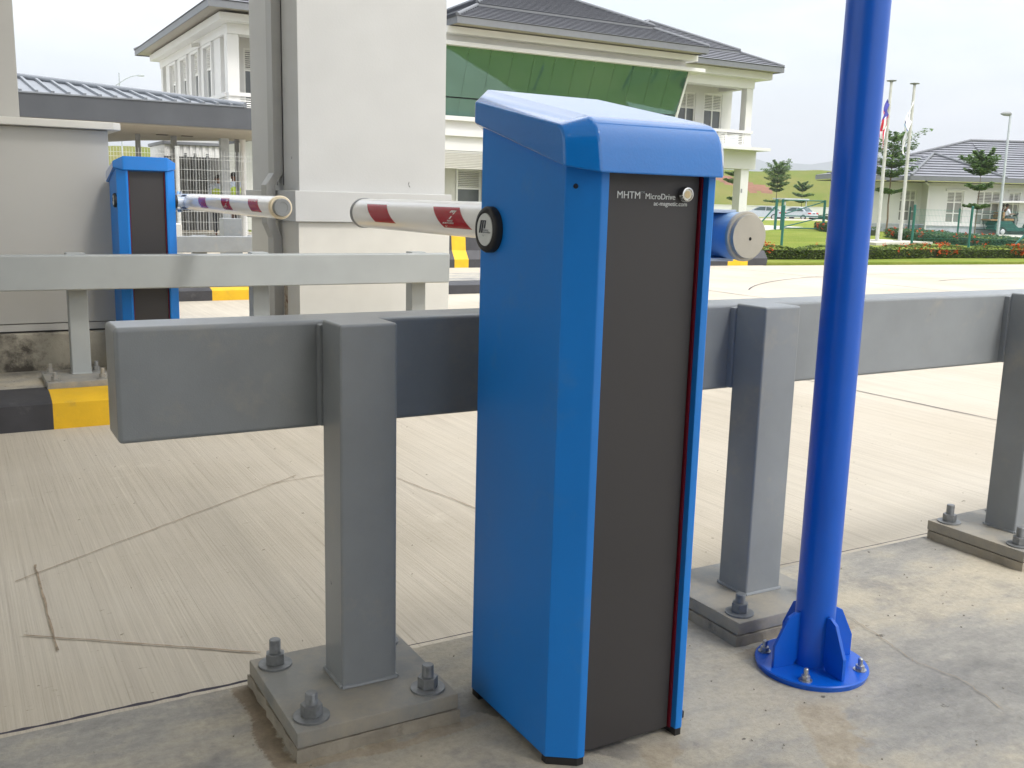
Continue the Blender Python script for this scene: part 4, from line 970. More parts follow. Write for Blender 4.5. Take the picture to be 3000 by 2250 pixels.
b = MB(); b.tube((-.12, -.12, -.1), (-.12, -.12, 2.45), .05, n=10); b.tube((-.12, -.12, 2.45), (-.35, -.2, 2.6), .06, n=10); b.tube((-.35, -.2, 2.55), (-.35, -.2, 2.95), .07, n=10); bb_(b, 'downpipe', 'white', sm=40)
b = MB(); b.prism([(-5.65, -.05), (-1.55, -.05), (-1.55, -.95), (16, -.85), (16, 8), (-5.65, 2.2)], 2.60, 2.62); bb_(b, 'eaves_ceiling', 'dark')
b = MB(); b.box(-.02, 14, -.03, -.002, 2.42, 2.599); bb_(b, 'wall_band', 'coping')
RT = [((-5.7, -.1, 2.88), (4.6, -.1, 2.88), (6.2, 6, 5.3), (5.2, 6, 5.3), 15), ((3.6, -.9, 2.88), (16, -.9, 2.88), (16, 6, 5.3), (5.2, 6, 5.3), 16), ((-1.6, -1, 2.88), (3.8, -1, 2.88), (1.1, 2.2, 4.25), (1.1, 2.2, 4.25), 9),
      ((-1.6, 4.5, 2.88), (-1.6, -1, 2.88), (1.1, 2.2, 4.25), (1.1, 6.2, 4.25), 9), ((3.8, -1, 2.88), (3.8, 4.5, 2.88), (1.1, 6.2, 4.25), (1.1, 2.2, 4.25), 9), ((-5.7, 2.2, 2.88), (-5.7, -.1, 2.88), (5.2, 6, 5.3), (5.2, 6, 5.3), 15)]
b = MB()
for A_, B_, C_, D_, n_ in RT: courses(b, A_, B_, C_, D_, n_, .05)
rf = bb_(b, 'roof', ['tile', 'tileshade'])
for p, q_ in (((-1.6, -1, 2.95), (1.1, 2.2, 4.33)), ((3.8, -1, 2.95), (1.1, 2.2, 4.33)), ((-5.7, -.1, 2.95), (5.2, 6, 5.38)), ((5.2, 6, 5.38), (16, 6, 5.38))):
    b = MB(); b.tube(p, q_, .075, n=8); b.build('ridge_cap', 'fascia', rf, 40)
b = MB()
b.box(-5.74, -1.65, -.14, -.10, 2.66, 2.90); b.box(-1.64, 3.8, -1.04, -1.0, 2.66, 2.90); b.box(-1.64, -1.60, -.999, 2.0, 2.66, 2.90); b.box(3.81, 16, -.95, -.91, 2.66, 2.90); b.box(-5.74, -5.70, -.099, 2.2, 2.66, 2.90)
b.build('fascia', 'fascia', rf)

# ------------------------------------------------------------------ planting
def leaf_cloud(b, c, r, n, rr, s0, s1, flat=.35):
    """leaf-sized faces through an ellipsoid; flat: how level the leaves lie"""
    for _ in range(n):
        while True:
            p = Vector((rr.uniform(-1, 1), rr.uniform(-1, 1), rr.uniform(-1, 1)))
            if p.length <= 1: break
        p = Vector((p.x * r[0], p.y * r[1], p.z * r[2])) + Vector(c); s = rr.uniform(s0, s1)
        mt = Matrix.Translation(p) @ Matrix.Rotation(rr.uniform(0, 6.28), 4, 'Z') @ Matrix.Rotation(rr.gauss(0, flat), 4, 'X') @ Matrix.Rotation(rr.gauss(0, flat), 4, 'Y')
        b.face([mt @ Vector(q) for q in ((-s, 0, 0), (0, -s * .5, 0), (s, 0, 0), (0, s * .5, s * .12))])
def tier_tree(loc, h, tiers, label, seed, leaf=.11, trunk_r=.06, dens=1.0, mt='leaf', lean=(0, 0)):
    """umbrella tree: level fans of branches at stated heights; tiers: (z, radius, rise, clumps)"""
    rr = random.Random(seed); root = empty('umbrella_tree', loc, rr.uniform(0, 6), label, 'tree', 'umbrella trees beyond the lawn')
    b = MB(); pr = Vector((0, 0, 0)); n = 7
    for k in range(n):
        t = (k + 1) / n; q = Vector((lean[0] * t + rr.uniform(-.03, .03), lean[1] * t + rr.uniform(-.03, .03), h * t * .97))
        b.tube(pr, q, trunk_r * (1 - .8 * (k / n)), trunk_r * (1 - .8 * t), 8, cap=False); pr = q
    cb = MB()
    for (z, rad, rise, nb) in tiers:
        a0 = rr.uniform(0, 6)
        for k in range(nb):
            a = a0 + 6.283 * k / nb + rr.uniform(-.25, .25); L_ = rad * rr.uniform(.72, 1.12); tip = Vector((math.cos(a) * L_, math.sin(a) * L_, z + rise * rr.uniform(.6, 1.25)))
            base = Vector((lean[0] * z / h, lean[1] * z / h, z - .06)); b.tube(base, tip, trunk_r * .32, trunk_r * .08, 5, cap=False)
            side = Vector((-math.sin(a), math.cos(a), 0))
            for i in range(6):
                t = .22 + .8 * i / 5; c = base.lerp(tip, t) + side * rr.uniform(-.12, .12) * rad * t + Vector((0, 0, .03)); w = rad * (.10 + .13 * math.sin(min(1, t) * 2.6))
                leaf_cloud(cb, c, (w * 1.15, w * 1.15, .045 + .05 * rad), int(34 * dens), rr, leaf * .6, leaf, .30)
    b.build('trunk', 'trunk', root, 60); cb.build('crown', mt, root, recalc=False)
    return root
tier_tree((77.6, 79.3, -.3), 6.3, [(3.0, .75, .25, 7), (3.4, 1.15, .5, 8), (3.9, 1.4, .7, 8), (4.4, 1.55, 1.0, 8), (4.8, 1.35, 1.25, 7), (5.3, .7, .8, 6), (1.9, 1.2, .1, 6)], 'broad umbrella tree with an open wedge crown above the silver cars', 11, .15, .06, .7)
tr4 = tier_tree((41.75, 34.75, -.15), 5.8, [(2.3, .75, .15, 8), (3.2, 1.2, .45, 7), (3.75, 1.55, .5, 7), (4.3, 1.4, .7, 6), (4.75, 1.65, .9, 6), (5.2, .8, .6, 5)], 'tall dense umbrella tree right behind the two flagpoles', 23, .13, .06, .7)
tr5 = tier_tree((45.1, 32.1, -.15), 4.6, [(1.52, .62, .1, 8), (2.5, .72, .25, 7), (3.3, .85, .4, 7), (3.6, 1.0, .6, 8), (3.9, .6, .7, 6)], 'slim three tiered umbrella tree in front of the bungalow windows', 31, .11, .04)
tr4.scale = (.87,) * 3; tr5.scale = (.90,) * 3
tier_tree((52.3, 58.0, -.2), 4.6, [(1.7, .45, .1, 6), (2.95, .8, .2, 8), (3.5, .6, .2, 7), (4.2, .6, .25, 7)], 'thin umbrella tree seen through the white porch of the office building', 41, .13, .045)
tier_tree((91.0, 88.7, -.3), 4.6, [(2.0, .8, .15, 6), (2.7, 1.2, .3, 7), (3.3, 1.1, .7, 7), (3.8, .6, .6, 5)], 'small pale umbrella tree at the foot of the grassy bank', 53, .16, .05, .8)
tier_tree((101.5, 87.5, -.3), 4.2, [(2.2, .7, .1, 6), (3.0, .9, .2, 7), (3.7, .6, .3, 6)], 'faint thin sapling at the foot of the bank near the boundary wall', 61, .16, .04, .5)

def hedge(pts, w, h, z0, label, seed, n_per_m, mt='hedge', flowers=0, leaf=.035, cat='hedge', group=None):
    rr = random.Random(seed); cx = sum(p[0] for p in pts) / len(pts); cy = sum(p[1] for p in pts) / len(pts)
    root = empty('hedge', (cx, cy, z0), 0, label, cat, group); b = MB(); f = MB(); core = MB()
    for i in range(len(pts) - 1):
        p, q = Vector((pts[i][0] - cx, pts[i][1] - cy, 0)), Vector((pts[i + 1][0] - cx, pts[i + 1][1] - cy, 0)); d = q - p; Ln = d.length; nr = Vector((-d.y, d.x, 0)).normalized()
        steps = max(2, int(Ln / .25)); ph = rr.uniform(0, 9)
        for k in range(int(Ln * n_per_m)):
            t = rr.random(); x = t * Ln; hv = h * (.88 + .10 * math.sin(x * 2.1 + ph) + .07 * math.sin(x * 5.3 + ph * 2)); u = rr.random()
            if u < .5: off, zz = rr.uniform(-1, 1) * w / 2, hv * rr.uniform(.9, 1.04)
            else: off, zz = (rr.choice((-1, -1, -1, 1))) * w / 2 * rr.uniform(.82, 1.08), hv * rr.uniform(.04, 1)
            pos = p + d * t + nr * off + Vector((0, 0, zz)); s = rr.uniform(.6, 1.1) * leaf
            mm = Matrix.Translation(pos) @ Matrix.Rotation(rr.uniform(0, 6.3), 4, 'Z') @ Matrix.Rotation(rr.uniform(-1, 1), 4, 'X')
            b.face([mm @ Vector(v) for v in ((-s, 0, 0), (0, -s * .55, 0), (s, 0, 0), (0, s * .55, 0))])
        nf = int(Ln * flowers)
        for k in range(nf):
            t = rr.random(); x = t * Ln
            if math.sin(x * 1.9 + ph) + .6 * math.sin(x * 4.7) + rr.uniform(-.5, .5) < .15: continue
            side = rr.random() < .55; cpos = p + d * t + nr * (-w / 2 * 1.02 if side else rr.uniform(-.5, .4) * w) + Vector((0, 0, h * (rr.uniform(.3, .95) if side else 1.0)))
            for _ in range(9):
                s = rr.uniform(.010, .022) * (leaf / .035)
                mm = Matrix.Translation(cpos + Vector((rr.gauss(0, .03), rr.gauss(0, .02), rr.gauss(0, .025)))) @ Matrix.Rotation(rr.uniform(0, 6.3), 4, 'Z') @ Matrix.Rotation(rr.uniform(-1.2, 1.2), 4, 'X')
                f.face([mm @ Vector(v) for v in ((-s, -s, 0), (s, -s, 0), (s, s, 0), (-s, s, 0))])
        mt_ = Matrix.Translation(p) @ Matrix.Rotation(math.atan2(d.y, d.x), 4, 'Z'); core.box(0, Ln, -w * .30, w * .30, 0, h * .62, mt_)
    core.build('stems', 'stems', root); b.build('foliage', mt, root, recalc=False)
    if flowers: f.build('flowers', 'flower', root, recalc=False)
    else: f.bm.free()
    return root
hedge([(15.9, 16.95), (18.7, 16.62), (21.72, 16.80)], .45, .34, -.21, 'clipped flowering hedge on the left of the gap, behind the blue pole', 3, 1500, 'hedge', 26, .03, group='red flowering hedges along the road')
hedge([(21.98, 16.80), (25.0, 16.40), (31, 15.7)], .45, .34, -.21, 'clipped flowering hedge with the densest red flowers, to the right of the gap', 4, 1300, 'hedge', 46, .03, group='red flowering hedges along the road')
hedge([(36.5, 29.5), (33.4, 25.5), (32.2, 22.7), (32.2, 20.9)], 1.5, .42, -.21, 'loose low green hedge behind the flagpole slab and wire fence', 5, 900, 'hedgedark', 8, .05)
hedge([(44.5, 41.5), (40.2, 37.0), (37.4, 32.0)], 1.0, .40, -.21, 'low dark hedge beside the green gate frame', 6, 600, 'hedgedark', 10, .05)
hedge([(86, 82), (93, 78)], 1.2, .75, -.3, 'thin far hedge in front of the white boundary wall', 7, 260, 'hedgedark', 0, .09)

# ------------------------------------------------------------------ bank, boundary wall, mountains
al = Vector((90, -57, 0)).normalized()
def bank(name, p0, p1, base_d, top_d, h, nx, ny, seed, mt, z0=-.3, patch=None):
    """grassy slope from foot line p0-p1 rising away from the camera"""
    rr = random.Random(seed); p0, p1 = Vector((*p0, 0)), Vector((*p1, 0)); d = p1 - p0; nr = Vector((-d.y, d.x, 0)).normalized()
    if nr.dot(p0) < 0: nr = -nr
    ph = [rr.uniform(0, 6) for _ in range(8)]; V = []; Fc = []
    for i in range(nx + 1):
        for k in range(ny + 1):
            t, s = i / nx, k / ny; prof = min(1, s * 1.9); prof = prof * prof * (3 - 2 * prof)
            u = t * 14; bumpz = .10 * math.sin(u * 1.1 + ph[0]) + .07 * math.sin(u * 2.7 + s * 4 + ph[1]) + .03 * math.sin(u * 7 + ph[2] + s * 9)
            V.append(p0 + d * t + nr * (base_d + (top_d - base_d) * s) + Vector((0, 0, z0 + h * prof * (1 + .25 * bumpz) + rr.uniform(-.03, .03))))
    b = MB(); vs = [b.bm.verts.new(v) for v in V]
    for i in range(nx):
        for k in range(ny):
            a = i * (ny + 1) + k; f = b.bm.faces.new((vs[a], vs[a + 1], vs[a + ny + 2], vs[a + ny + 1]))
            if patch:
                c = f.calc_center_median(); dx = (c.x - patch[0]) * al.x + (c.y - patch[1]) * al.y; dz = c.z - patch[2]
                if (dx / patch[3] + .25 * math.sin(dz * 3)) ** 2 + ((dz + .28 * dx) / patch[4]) ** 2 < 1 + .3 * math.sin(dx * 2.1): f.material_index = 1
    return struct(b.build(name, mt, None, 180))
bank('hill', (60, 125), (150, 68), 6, 60, 7.6, 180, 60, 5, ['hill', 'earth'], patch=(100.3, 104.5, 4.5, 4.6, .9))
bank('hill', (-40, 86), (52, 100), 4, 40, 6.2, 50, 12, 8, 'hill')
bwl = empty('boundary_wall', (93, 93, -.3), 0, 'long low white boundary wall at the foot of the grassy bank', 'wall')
b = MB(); mt = Matrix.Translation((60, 113, 0)) @ Matrix.Rotation(math.atan2(-57, 90), 4, 'Z'); b.box(0, 75, -.1, .1, -.3, 1.12, mt); b.box(0, 75, -.14, .14, 1.121, 1.2, mt); o = b.build('wall', 'white', bwl); o.location = -bwl.location
b = MB(); b.box(45.4, 46.1, -.16, -.101, .1, 1.0, mt); o = b.build('notice_panel', 'bag', bwl); o.location = -bwl.location
mks = []
HB = [o for o in bpy.data.objects if o.name.startswith('hill')][0]
for i, (x, y, z0, z1_) in enumerate(((101.9, 106.6, 4.57, 5.45), (105.85, 104.2, 3.6, 4.6), (107.85, 103.0, 3.6, 4.58), (104.35, 104.7, 2.1, 3.6))):
    hit, hp, _n, _i = HB.ray_cast(Vector((x, y, 60)), Vector((0, 0, -1))); z1_ = z1_ - z0; z0 = hp.z if hit else z0; z1_ += z0
    b = MB(); b.box(-.09, .09, -.09, .09, -.25, z1_ - z0, bev=.01); b.box(-.11, .11, -.11, .11, z1_ - z0 + .001, z1_ - z0 + .06)
    o = b.build('marker_post', 'white', None, None, (x, y, z0))
    tag(o, ('highest white marker post on the bank, left of the tree top', 'white marker post on the bank just right of the broad tree', 'white marker post on the bank closest to the blue pole', 'lowest and longest white post on the bank, behind the tree trunk')[i], 'post', 'white posts on the grassy bank')
b = MB(); rr = random.Random(9); pr = None; n = 60
for k in range(n + 1):
    t = k / n; p = Vector((1650, 2650, 0)).lerp(Vector((3000, 1750, 0)), t)
    hgt = 95 + 70 * math.sin(t * 3.0) + 22 * math.sin(t * 9 + 1) + 10 * math.sin(t * 23) + rr.uniform(-4, 4)
    q = [b.bm.verts.new(p + Vector((0, 0, -5))), b.bm.verts.new(p * 1.06 + Vector((0, 0, hgt * .55))), b.bm.verts.new(p * 1.15 + Vector((0, 0, hgt * 1.15))), b.bm.verts.new(p * 1.4 + Vector((0, 0, -5)))]
    if pr:
        for i in range(3): b.bm.faces.new((pr[i], q[i], q[i + 1], pr[i + 1]))
    pr = q
struct(b.build('mountain', 'mountain', None, 60))

# ------------------------------------------------------------------ paths and slab on the lawn
b = MB(); b.prism([(27.2, 23.0), (31.0, 23.7), (31.0, 25.9), (27.6, 25.6)], -.3, -.12); struct(b.build('flagpole_slab', 'kerbconc'))
b = MB(); b.face([(8, 17.5, -.203), (15.1, 17.5, -.203), (19, 20, -.203), (24.5, 26.2, -.203), (24.5, 27.6, -.203), (8, 27.6, -.203)]); struct(b.build('forecourt', 'road'))
b = MB(); b.prism([(46.3, 30.2), (47.6, 35.0), (46.6, 37.0), (60, 37.2), (62, 34.0)], -.3, -.19)
struct(b.build('path', 'kerbconc'))
b = MB(); b.prism([(35.5, 37.3), (47.4, 45.9), (47.5, 49.5), (33.5, 41.5)], -.3, -.195); struct(b.build('path', 'kerbconc'))
b = MB(); b.prism([(66, 70), (100, 74), (100, 84), (66, 84)], -.3, -.2); struct(b.build('car_park', 'road'))

# ------------------------------------------------------------------ green wire fence and gate frame
gf = empty('wire_fence', (27, 21.8, -.21), 0, 'green wire mesh fence with plain green posts running behind the flowering hedge', 'fence')
fp_ = [(22.49, 22.62), (27.59, 21.90), (29.57, 21.21), (33.5, 20.0)]
b = MB()
for i in range(3):
    p, q = Vector((*fp_[i], 0)), Vector((*fp_[i + 1], 0)); Ln = (q - p).length; n = int(Ln / .05)
    for k in range(n):
        c = p.lerp(q, k / n)
        if i > 0: b.tube((c.x, c.y, -.15), (c.x, c.y, 1.04), .0030, n=3, cap=False)
    if i > 0:
        for k in range(7): z = -.1 + k * .185; b.tube((p.x, p.y, z), (q.x, q.y, z), .003, n=3, cap=False)
o = addto(gf, b, 'mesh_panel', 'greenwire')
for (x, y), hh in zip(fp_, (1.02, 1.15, 1.15, 1.15)):
    b = MB(); b.tube((x, y, -.25), (x, y, hh), .04, n=12); b.lathe((x, y, hh), (0, 0, 1), [(0, .044), (.02, .03)], 12); addto(gf, b, 'fence_post', 'green', None, 40)
b = MB(); b.tube((31.1, 20.75, -.25), (32.15, 20.4, .85), .035, n=10); addto(gf, b, 'brace', 'green', None, 40)
ff = empty('wire_fence', (46, 35, -.2), 0, 'two lone green fence posts in front of the bungalow, farther than the hedge', 'fence')
for (x, y, hh) in ((47.5, 38.0, 1.2), (44.6, 32.7, 1.15)):
    b = MB(); b.tube((x, y, -.25), (x, y, hh), .045, n=10); addto(ff, b, 'fence_post', 'green', None, 40)
gt = empty('gate_frame', (39.2, 39.2, -.2), 0, 'dark green steel gate frame with diagonal braces standing on the lawn', 'gate')
P3 = lambda x, y, z: (x, y, z)
A, Bq = (39.2, 39.9), (42.0, 38.3)
for (x, y, r, z1_) in ((A[0] - .1, A[1], .075, 1.42), (A[0] + .22, A[1] - .12, .065, 1.42), (Bq[0] - .6, Bq[1] + .35, .07, 1.42)):
    b = MB(); b.tube((x, y, -.25), (x, y, z1_), r, n=12); addto(gt, b, 'gate_post', 'green', None, 40)
xa, ya, xb, yb2 = A[0] + .22, A[1] - .12, Bq[0] - .6, Bq[1] + .35
b = MB()
for z in (1.38, .55, -.10): b.tube((xa, ya, z), (xb, yb2, z), .03, n=8)
b.tube((xa, ya, .60), (xb, yb2, 1.36), .03, n=8); b.tube((xa, ya, -.08), (xb, yb2, .53), .03, n=8); addto(gt, b, 'rails', 'green', None, 40)
b = MB(); b.tube((A[0] - .1, A[1], 1.1), (38.15, 40.4, -.2), .04, n=8); b.tube((xb, yb2, .5), (xb + 1.25, yb2 - .5, -.2), .022, n=8); addto(gt, b, 'brace', 'green', None, 40)

# ------------------------------------------------------------------ flagpoles, lamps
def flagpole(x, y, h, label, kind, seed):
    root = empty('flagpole', (x, y, -.12), 0, label, 'flagpole', 'flagpoles on the concrete slab')
    b = MB(); b.tube((0, 0, 0), (0, 0, h), .068, .045, 20); b.build('pole', 'polegrey', root, 40)
    b = MB(); b.lathe((0, 0, h), (0, 0, 1), [(0, .055), (.03, .055), (.035, .15), (.06, .17), (.075, .03)], 20); b.build('finial', 'capgrey', root, 40)
    b = MB(); b.box(-.16, .16, -.16, .16, 0, .03); b.build('base_plate', 'polegrey', root)
    rr = random.Random(seed); b = MB(); nu, nv = 22, 14
    g = [[None] * (nv + 1) for _ in range(nu + 1)]
    for i in range(nu + 1):
        for k in range(nv + 1):
            u, v = i / nu, k / nv
            fold = .07 * math.sin(v * 9 + u * 3 + seed) * (.3 + u) + .04 * math.sin(v * 17 + seed)
            xx = -.06 - .30 * math.sin(min(1, u * 1.5) * 1.57) * (1 - .35 * u) * (.45 + .55 * math.sin((v * .8 + .15) * 3.0)) + .05 * math.sin(v * 12)
            zz = h - .55 - v * (.95 - .12 * u) - u * 1.05 * (.75 + .25 * v)
            g[i][k] = b.bm.verts.new((xx * 1.25, fold + xx * .3, zz))
    for i in range(nu):
        for k in range(nv):
            f = b.bm.faces.new((g[i][k], g[i + 1][k], g[i + 1][k + 1], g[i][k + 1]))
            if kind == 'striped': f.material_index = 2 if (i < 11 and k < 8) else k % 2
            else: f.material_index = 3 if (9 <= i <= 10 and k in (3, 5, 6, 8, 9, 10)) else (4 if i in (13, 14) and 3 <= k <= 9 else 1)
    b.build('flag', ['flagred', 'flagwhite', 'flagblue', 'flagink', 'flagsky'], root, 60, recalc=False)
    return root
flagpole(28.85, 24.37, 5.45, 'flagpole with a limp red and white striped flag with a blue corner', 'striped', 1)
flagpole(30.05, 24.37, 5.45, 'flagpole with a limp white flag marked with small blue letters', 'white', 4)
sl = empty('street_lamp', (46.75, 31.95, -.2), 0, 'slim grey street lamp with a short flat head above the bungalow roof', 'street lamp')
b = MB(); b.tube((0, 0, 0), (.62, .46, 6.15), .08, .05, 14); b.build('pole', 'lamp', sl, 40)
b = MB(); b.tube((.62, .46, 6.1), (.4, .6, 6.16), .03, n=8); b.lathe((.66, .44, 6.13), (-.88, .47, 0), [(0, .05), (.1, .11), (.4, .10), (.55, .03)], 14); b.build('lamp_head', 'capgrey', sl, 40)
sl = empty('street_lamp', (11.4, 77.0, -.2), 0, 'thin street lamp with a long curved arm far behind the canopy', 'street lamp')
b = MB(); b.tube((0, 0, 0), (.05, .2, 9.45), .07, .04, 10); b.build('pole', 'lamp', sl, 40)
b = MB(); pr = None
for k in range(10):
    t = k / 9; q = Vector((-.2 + 1.45 * t, .2 - .6 * t, 8.55 + .75 * math.sin(t * 1.57)))
    if pr: b.tube(pr, q, .035, n=8)
    pr = q
b.build('arm', 'lamp', sl, 40)
b = MB(); b.box(1.2, 1.65, -.55, -.35, 9.25, 9.36, bev=.02); b.build('lamp_head', 'lamp', sl)
b = MB(); b.tube((42.0, 46.4, -.25), (42.1, 46.5, 4.2), .09, .07, n=14); b.lathe((42.0, 46.4, -.25), (0, 0, 1), [(0, .2), (.06, .2), (.08, .1)], 14); b.lathe((42.1, 46.5, 4.2), (0, 0, 1), [(0, .08), (.05, .05)], 14)
tag(b.build('green_post', 'palegreen', None, 40), 'pale green post seen through the porch of the white office', 'post')

# ------------------------------------------------------------------ cars and golf cart
def car(loc, rz, label):
    root = empty('parked_car', loc, rz, label, 'car', 'silver cars parked near the bank')
    side = [(-2.1, .32), (-2.12, .62), (-2.02, .88), (-1.5, .93), (-.95, 1.38), (-.4, 1.46), (.35, 1.45), (.95, 1.16), (1.25, .98), (1.95, .84), (2.1, .62), (2.08, .30)]
    b = MB(); rings = []
    for (y, inset) in ((-.83, .06), (-.80, 0), (.80, 0), (.83, .06)):
        rings.append([b.bm.verts.new((x * (1 - inset * .1), y * (1 - .16 * max(0, (z - .9)) / .55), z - inset * .3 * (z > .9))) for x, z in side])
    n = len(side)
    for k in range(3):
        for i in range(n): b.bm.faces.new((rings[k][i], rings[k][(i + 1) % n], rings[k + 1][(i + 1) % n], rings[k + 1][i]))
    b.bm.faces.new(rings[0]); b.bm.faces.new(rings[-1]); b.build('body', 'carpaint', root, 30)
    for s in (-1, 1):
        for pts in ([(-1.30, .98), (-.88, 1.32), (-.40, 1.38), (-.40, .98)], [(-.32, .98), (-.32, 1.38), (.32, 1.37), (.85, 1.12), (1.0, .99)]):
            b = MB(); b.face([(x, s * (.845 * (1 - .16 * max(0, (z - .9)) / .55)), z) for x, z in pts]); b.build('side_window', 'carglass', root)
    b = MB(); b.poly([(-1.47, -.66, .97), (-1.47, .66, .97), (-1.01, .58, 1.36), (-1.01, -.58, 1.36)], [(0, 1, 2, 3)])
    for v in b.bm.verts: v.co += Vector((-.02, 0, .015))
    b.build('rear_window', 'carglass', root)
    b = MB(); b.poly([(1.22, -.68, 1.02), (1.22, .68, 1.02), (.42, .60, 1.43), (.42, -.60, 1.43)], [(0, 1, 2, 3)])
    for v in b.bm.verts: v.co += Vector((.02, 0, .02))
    b.build('windscreen', 'carglass', root)
    for s in (-1, 1):
        b = MB(); b.box(-2.13, -1.86, s * .52, s * .84, .68, .86, bev=.03); b.build('tail_lamp', 'taillight', root, 30)
        for x in (-1.3, 1.32):
            b = MB(); b.lathe((x, s * .70, .31), (0, s, 0), [(0, .30), (.02, .315), (.15, .315), (.165, .29)], 28); w = b.build('wheel', 'tyre', root, 40)
            b = MB(); b.lathe((x, s * .862, .31), (0, s, 0), [(0, .20), (.012, .19), (.014, .05)], 24); b.build('rim', 'rim', w, 40)
    b = MB(); b.box(-2.17, -2.10, -.7, .7, .34, .5, bev=.02); b.build('bumper', 'carpaint', root, 30)
    b = MB(); b.box(-2.135, -2.122, -.24, .24, .70, .80); b.build('number_plate', 'ink', root)
    return root
car((77.5, 80.8, -.33), R(118), 'silver saloon car parked on the left, its side and rear showing')
c2 = car((84.2, 82.5, -.33), R(100), 'silver saloon car parked on the right behind the green gate, seen from the rear')
sh_ = empty('car_shelter', (88, 87, -.3), 0, 'small flat shelter roof on thin posts behind the right silver car', 'shelter')
b = MB(); b.box(85.5, 89.5, 86, 88, 1.95, 2.10, bev=.03); addto(sh_, b, 'roof', 'lamp')
for x in (85.8, 89.2):
    b = MB(); b.box(x, x + .1, 86.2, 86.3, -.3, 1.95); addto(sh_, b, 'post', 'lamp')

gc = empty('golf_cart', (51.9, 34.75, -.27), R(-22), 'dark green golf cart with a white roof carrying two seated people', 'golf cart')
b = MB(); b.prism([(-1.25, .32), (-1.3, .55), (-1.15, .80), (-.3, .82), (.1, .45), (.75, .42), (.95, .80), (1.25, .72), (1.35, .40), (1.2, .28), (-1.1, .25)], -.55, .55, bev=.03, mtx=Matrix(((1, 0, 0, 0), (0, 0, 1, 0), (0, 1, 0, 0), (0, 0, 0, 1)))); b.build('body', 'cartgreen', gc, 30)
b = MB(); rgs = []
for k in range(9):
    t = k / 8; x = -1.15 + 2.35 * t; z = 1.86 + .05 * math.sin(t * 3.14)
    rgs.append([b.bm.verts.new(p) for p in ((x, -.62, z), (x, 0, z + .04), (x, .62, z), (x, .62, z - .07), (x, -.62, z - .07))])
for k in range(8):
    for i in range(5): b.bm.faces.new((rgs[k][i], rgs[k][(i + 1) % 5], rgs[k + 1][(i + 1) % 5], rgs[k + 1][i]))
b.bm.faces.new(rgs[0]); b.bm.faces.new(rgs[-1]); b.build('roof', 'white', gc, 30)
for x in (-.95, 1.0):
    for s in (-1, 1):
        b = MB(); b.tube((x, s * .5, .7), (x * .95, s * .5, 1.82), .02, n=8); b.build('roof_post', 'black', gc, 40)
b = MB(); b.box(-.75, -.15, -.52, .52, .83, .95, bev=.03); b.box(-.86, -.74, -.52, .52, .96, 1.32, bev=.03); b.build('seat', 'bag', gc, 30)
b = MB(); b.box(-1.55, -.9, -.5, .5, .82, .90, bev=.02); b.build('rear_seat', 'bag', gc, 30)
b = MB(); b.tube((-1.5, -.5, .9), (-1.5, -.5, 1.2), .02, n=6); b.tube((-1.5, .5, .9), (-1.5, .5, 1.2), .02, n=6); b.tube((-1.5, -.5, 1.2), (-1.5, .5, 1.2), .02, n=6); b.tube((-1.5, -.5, 1.2), (-.9, -.5, 1.2), .02, n=6); b.box(-1.85, -1.3, -.45, .45, .30, .34); b.tube((-1.85, -.45, .34), (-1.95, -.45, .8), .02, n=6); b.tube((-1.85, .45, .34), (-1.95, .45, .8), .02, n=6); b.build('rear_rack', 'black', gc, 40)
for x in (-.85, .95):
    for s in (-1, 1):
        b = MB(); b.lathe((x, s * .46, .235), (0, s, 0), [(0, .20), (.02, .235), (.16, .235), (.18, .21)], 26); w = b.build('wheel', 'tyre', gc, 40)
        b = MB(); b.lathe((x, s * .642, .235), (0, s, 0), [(0, .135), (.01, .12), (.012, .03)], 20); b.build('rim', 'rim', w, 40)
b = MB(); b.tube((.25, -.25, .85), (.10, -.25, 1.15), .02, n=8); b.lathe((.09, -.25, 1.16), (-.45, 0, .9), [(0, .15), (.02, .165), (.03, .15)], 20); b.build('steering_wheel', 'black', gc, 40)
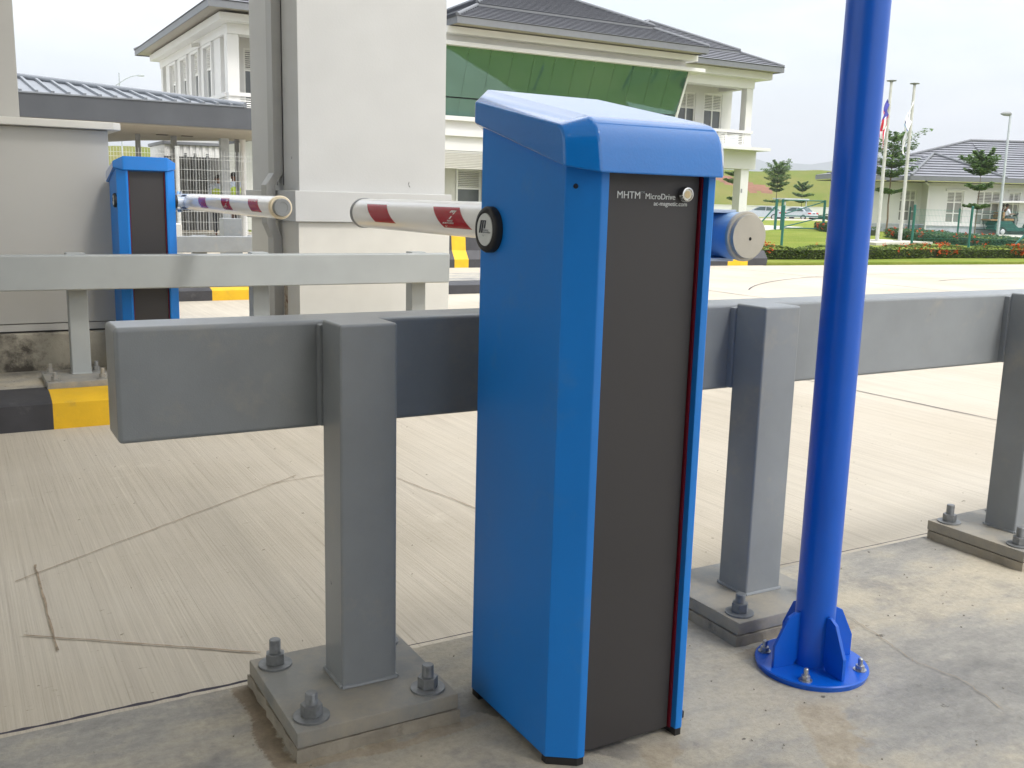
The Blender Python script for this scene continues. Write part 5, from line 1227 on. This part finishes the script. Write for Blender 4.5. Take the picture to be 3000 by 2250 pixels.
def seated(reach=0.):
    j = {'pelvis': (0, 0, .10, (.15, .12)), 'waist': (0, .01, .26, (.135, .10)), 'chest': (0, .0, .48, (.155, .11)), 'neck': (0, -.01, .62, .052), 'chin': (0, -.035, .69, .062), 'head': (0, -.03, .765, (.083, .095)), 'crown': (0, -.025, .825, .062)}
    for s, k in (('L', 1), ('R', -1)):
        j['sh' + s] = (k * .18, 0, .54, .056); j['el' + s] = (k * .22, -.10, .30, .042); j['wr' + s] = (k * .17, -.34, .27 + reach, .028); j['palm' + s] = (k * .16, -.40, .26 + reach, (.034, .02))
        for i in range(4): j['f%d%s' % (i, s)] = (k * .16 + (i - 1.5) * .017, -.47, .245 + reach - .006 * abs(i - 1.5), .0085)
        j['th' + s] = (k * .12, -.39, .285 + reach, .010)
        j['hip' + s] = (k * .10, -.03, .09, .092); j['kn' + s] = (k * .12, -.44, .10, .062); j['an' + s] = (k * .12, -.46, -.33, .042); j['toe' + s] = (k * .12, -.60, -.38, (.042, .03))
    return j
gm = Matrix.Translation(gc.location) @ Matrix.Rotation(R(-22), 4, 'Z')
for (lx, ly, lab) in ((-.5, -.24, 'person in a white shirt sitting at the left in the golf cart'), (-.40, .26, 'person in a white shirt sitting at the right in the golf cart')):
    p = gm @ Vector((lx, ly, .90))
    person('person', p, R(-22 + 90), lab, 'person', seated(.05), [('shirt', TOP, 'whiteshirt', .022), ('trousers', LEG, 'trousers', .020)], group='people in the golf cart', sc=.98)

# ------------------------------------------------------------------ haze
hm = bpy.data.materials.new('haze'); hm.use_nodes = True; ht = hm.node_tree; ht.nodes.clear()
hv = ht.nodes.new('ShaderNodeVolumePrincipled'); hv.inputs['Color'].default_value = (.93, .96, 1.0, 1); hv.inputs['Density'].default_value = .00042; hv.inputs['Anisotropy'].default_value = .2
ho = ht.nodes.new('ShaderNodeOutputMaterial'); ht.links.new(hv.outputs['Volume'], ho.inputs['Volume'])
b = MB(); b.box(-1000, 4900, -1000, 4900, -7, 330); o = b.build('haze', hm); o['kind'] = 'stuff'; tag(o, 'pale even haze lying over the whole site, veiling the mountains', 'haze')
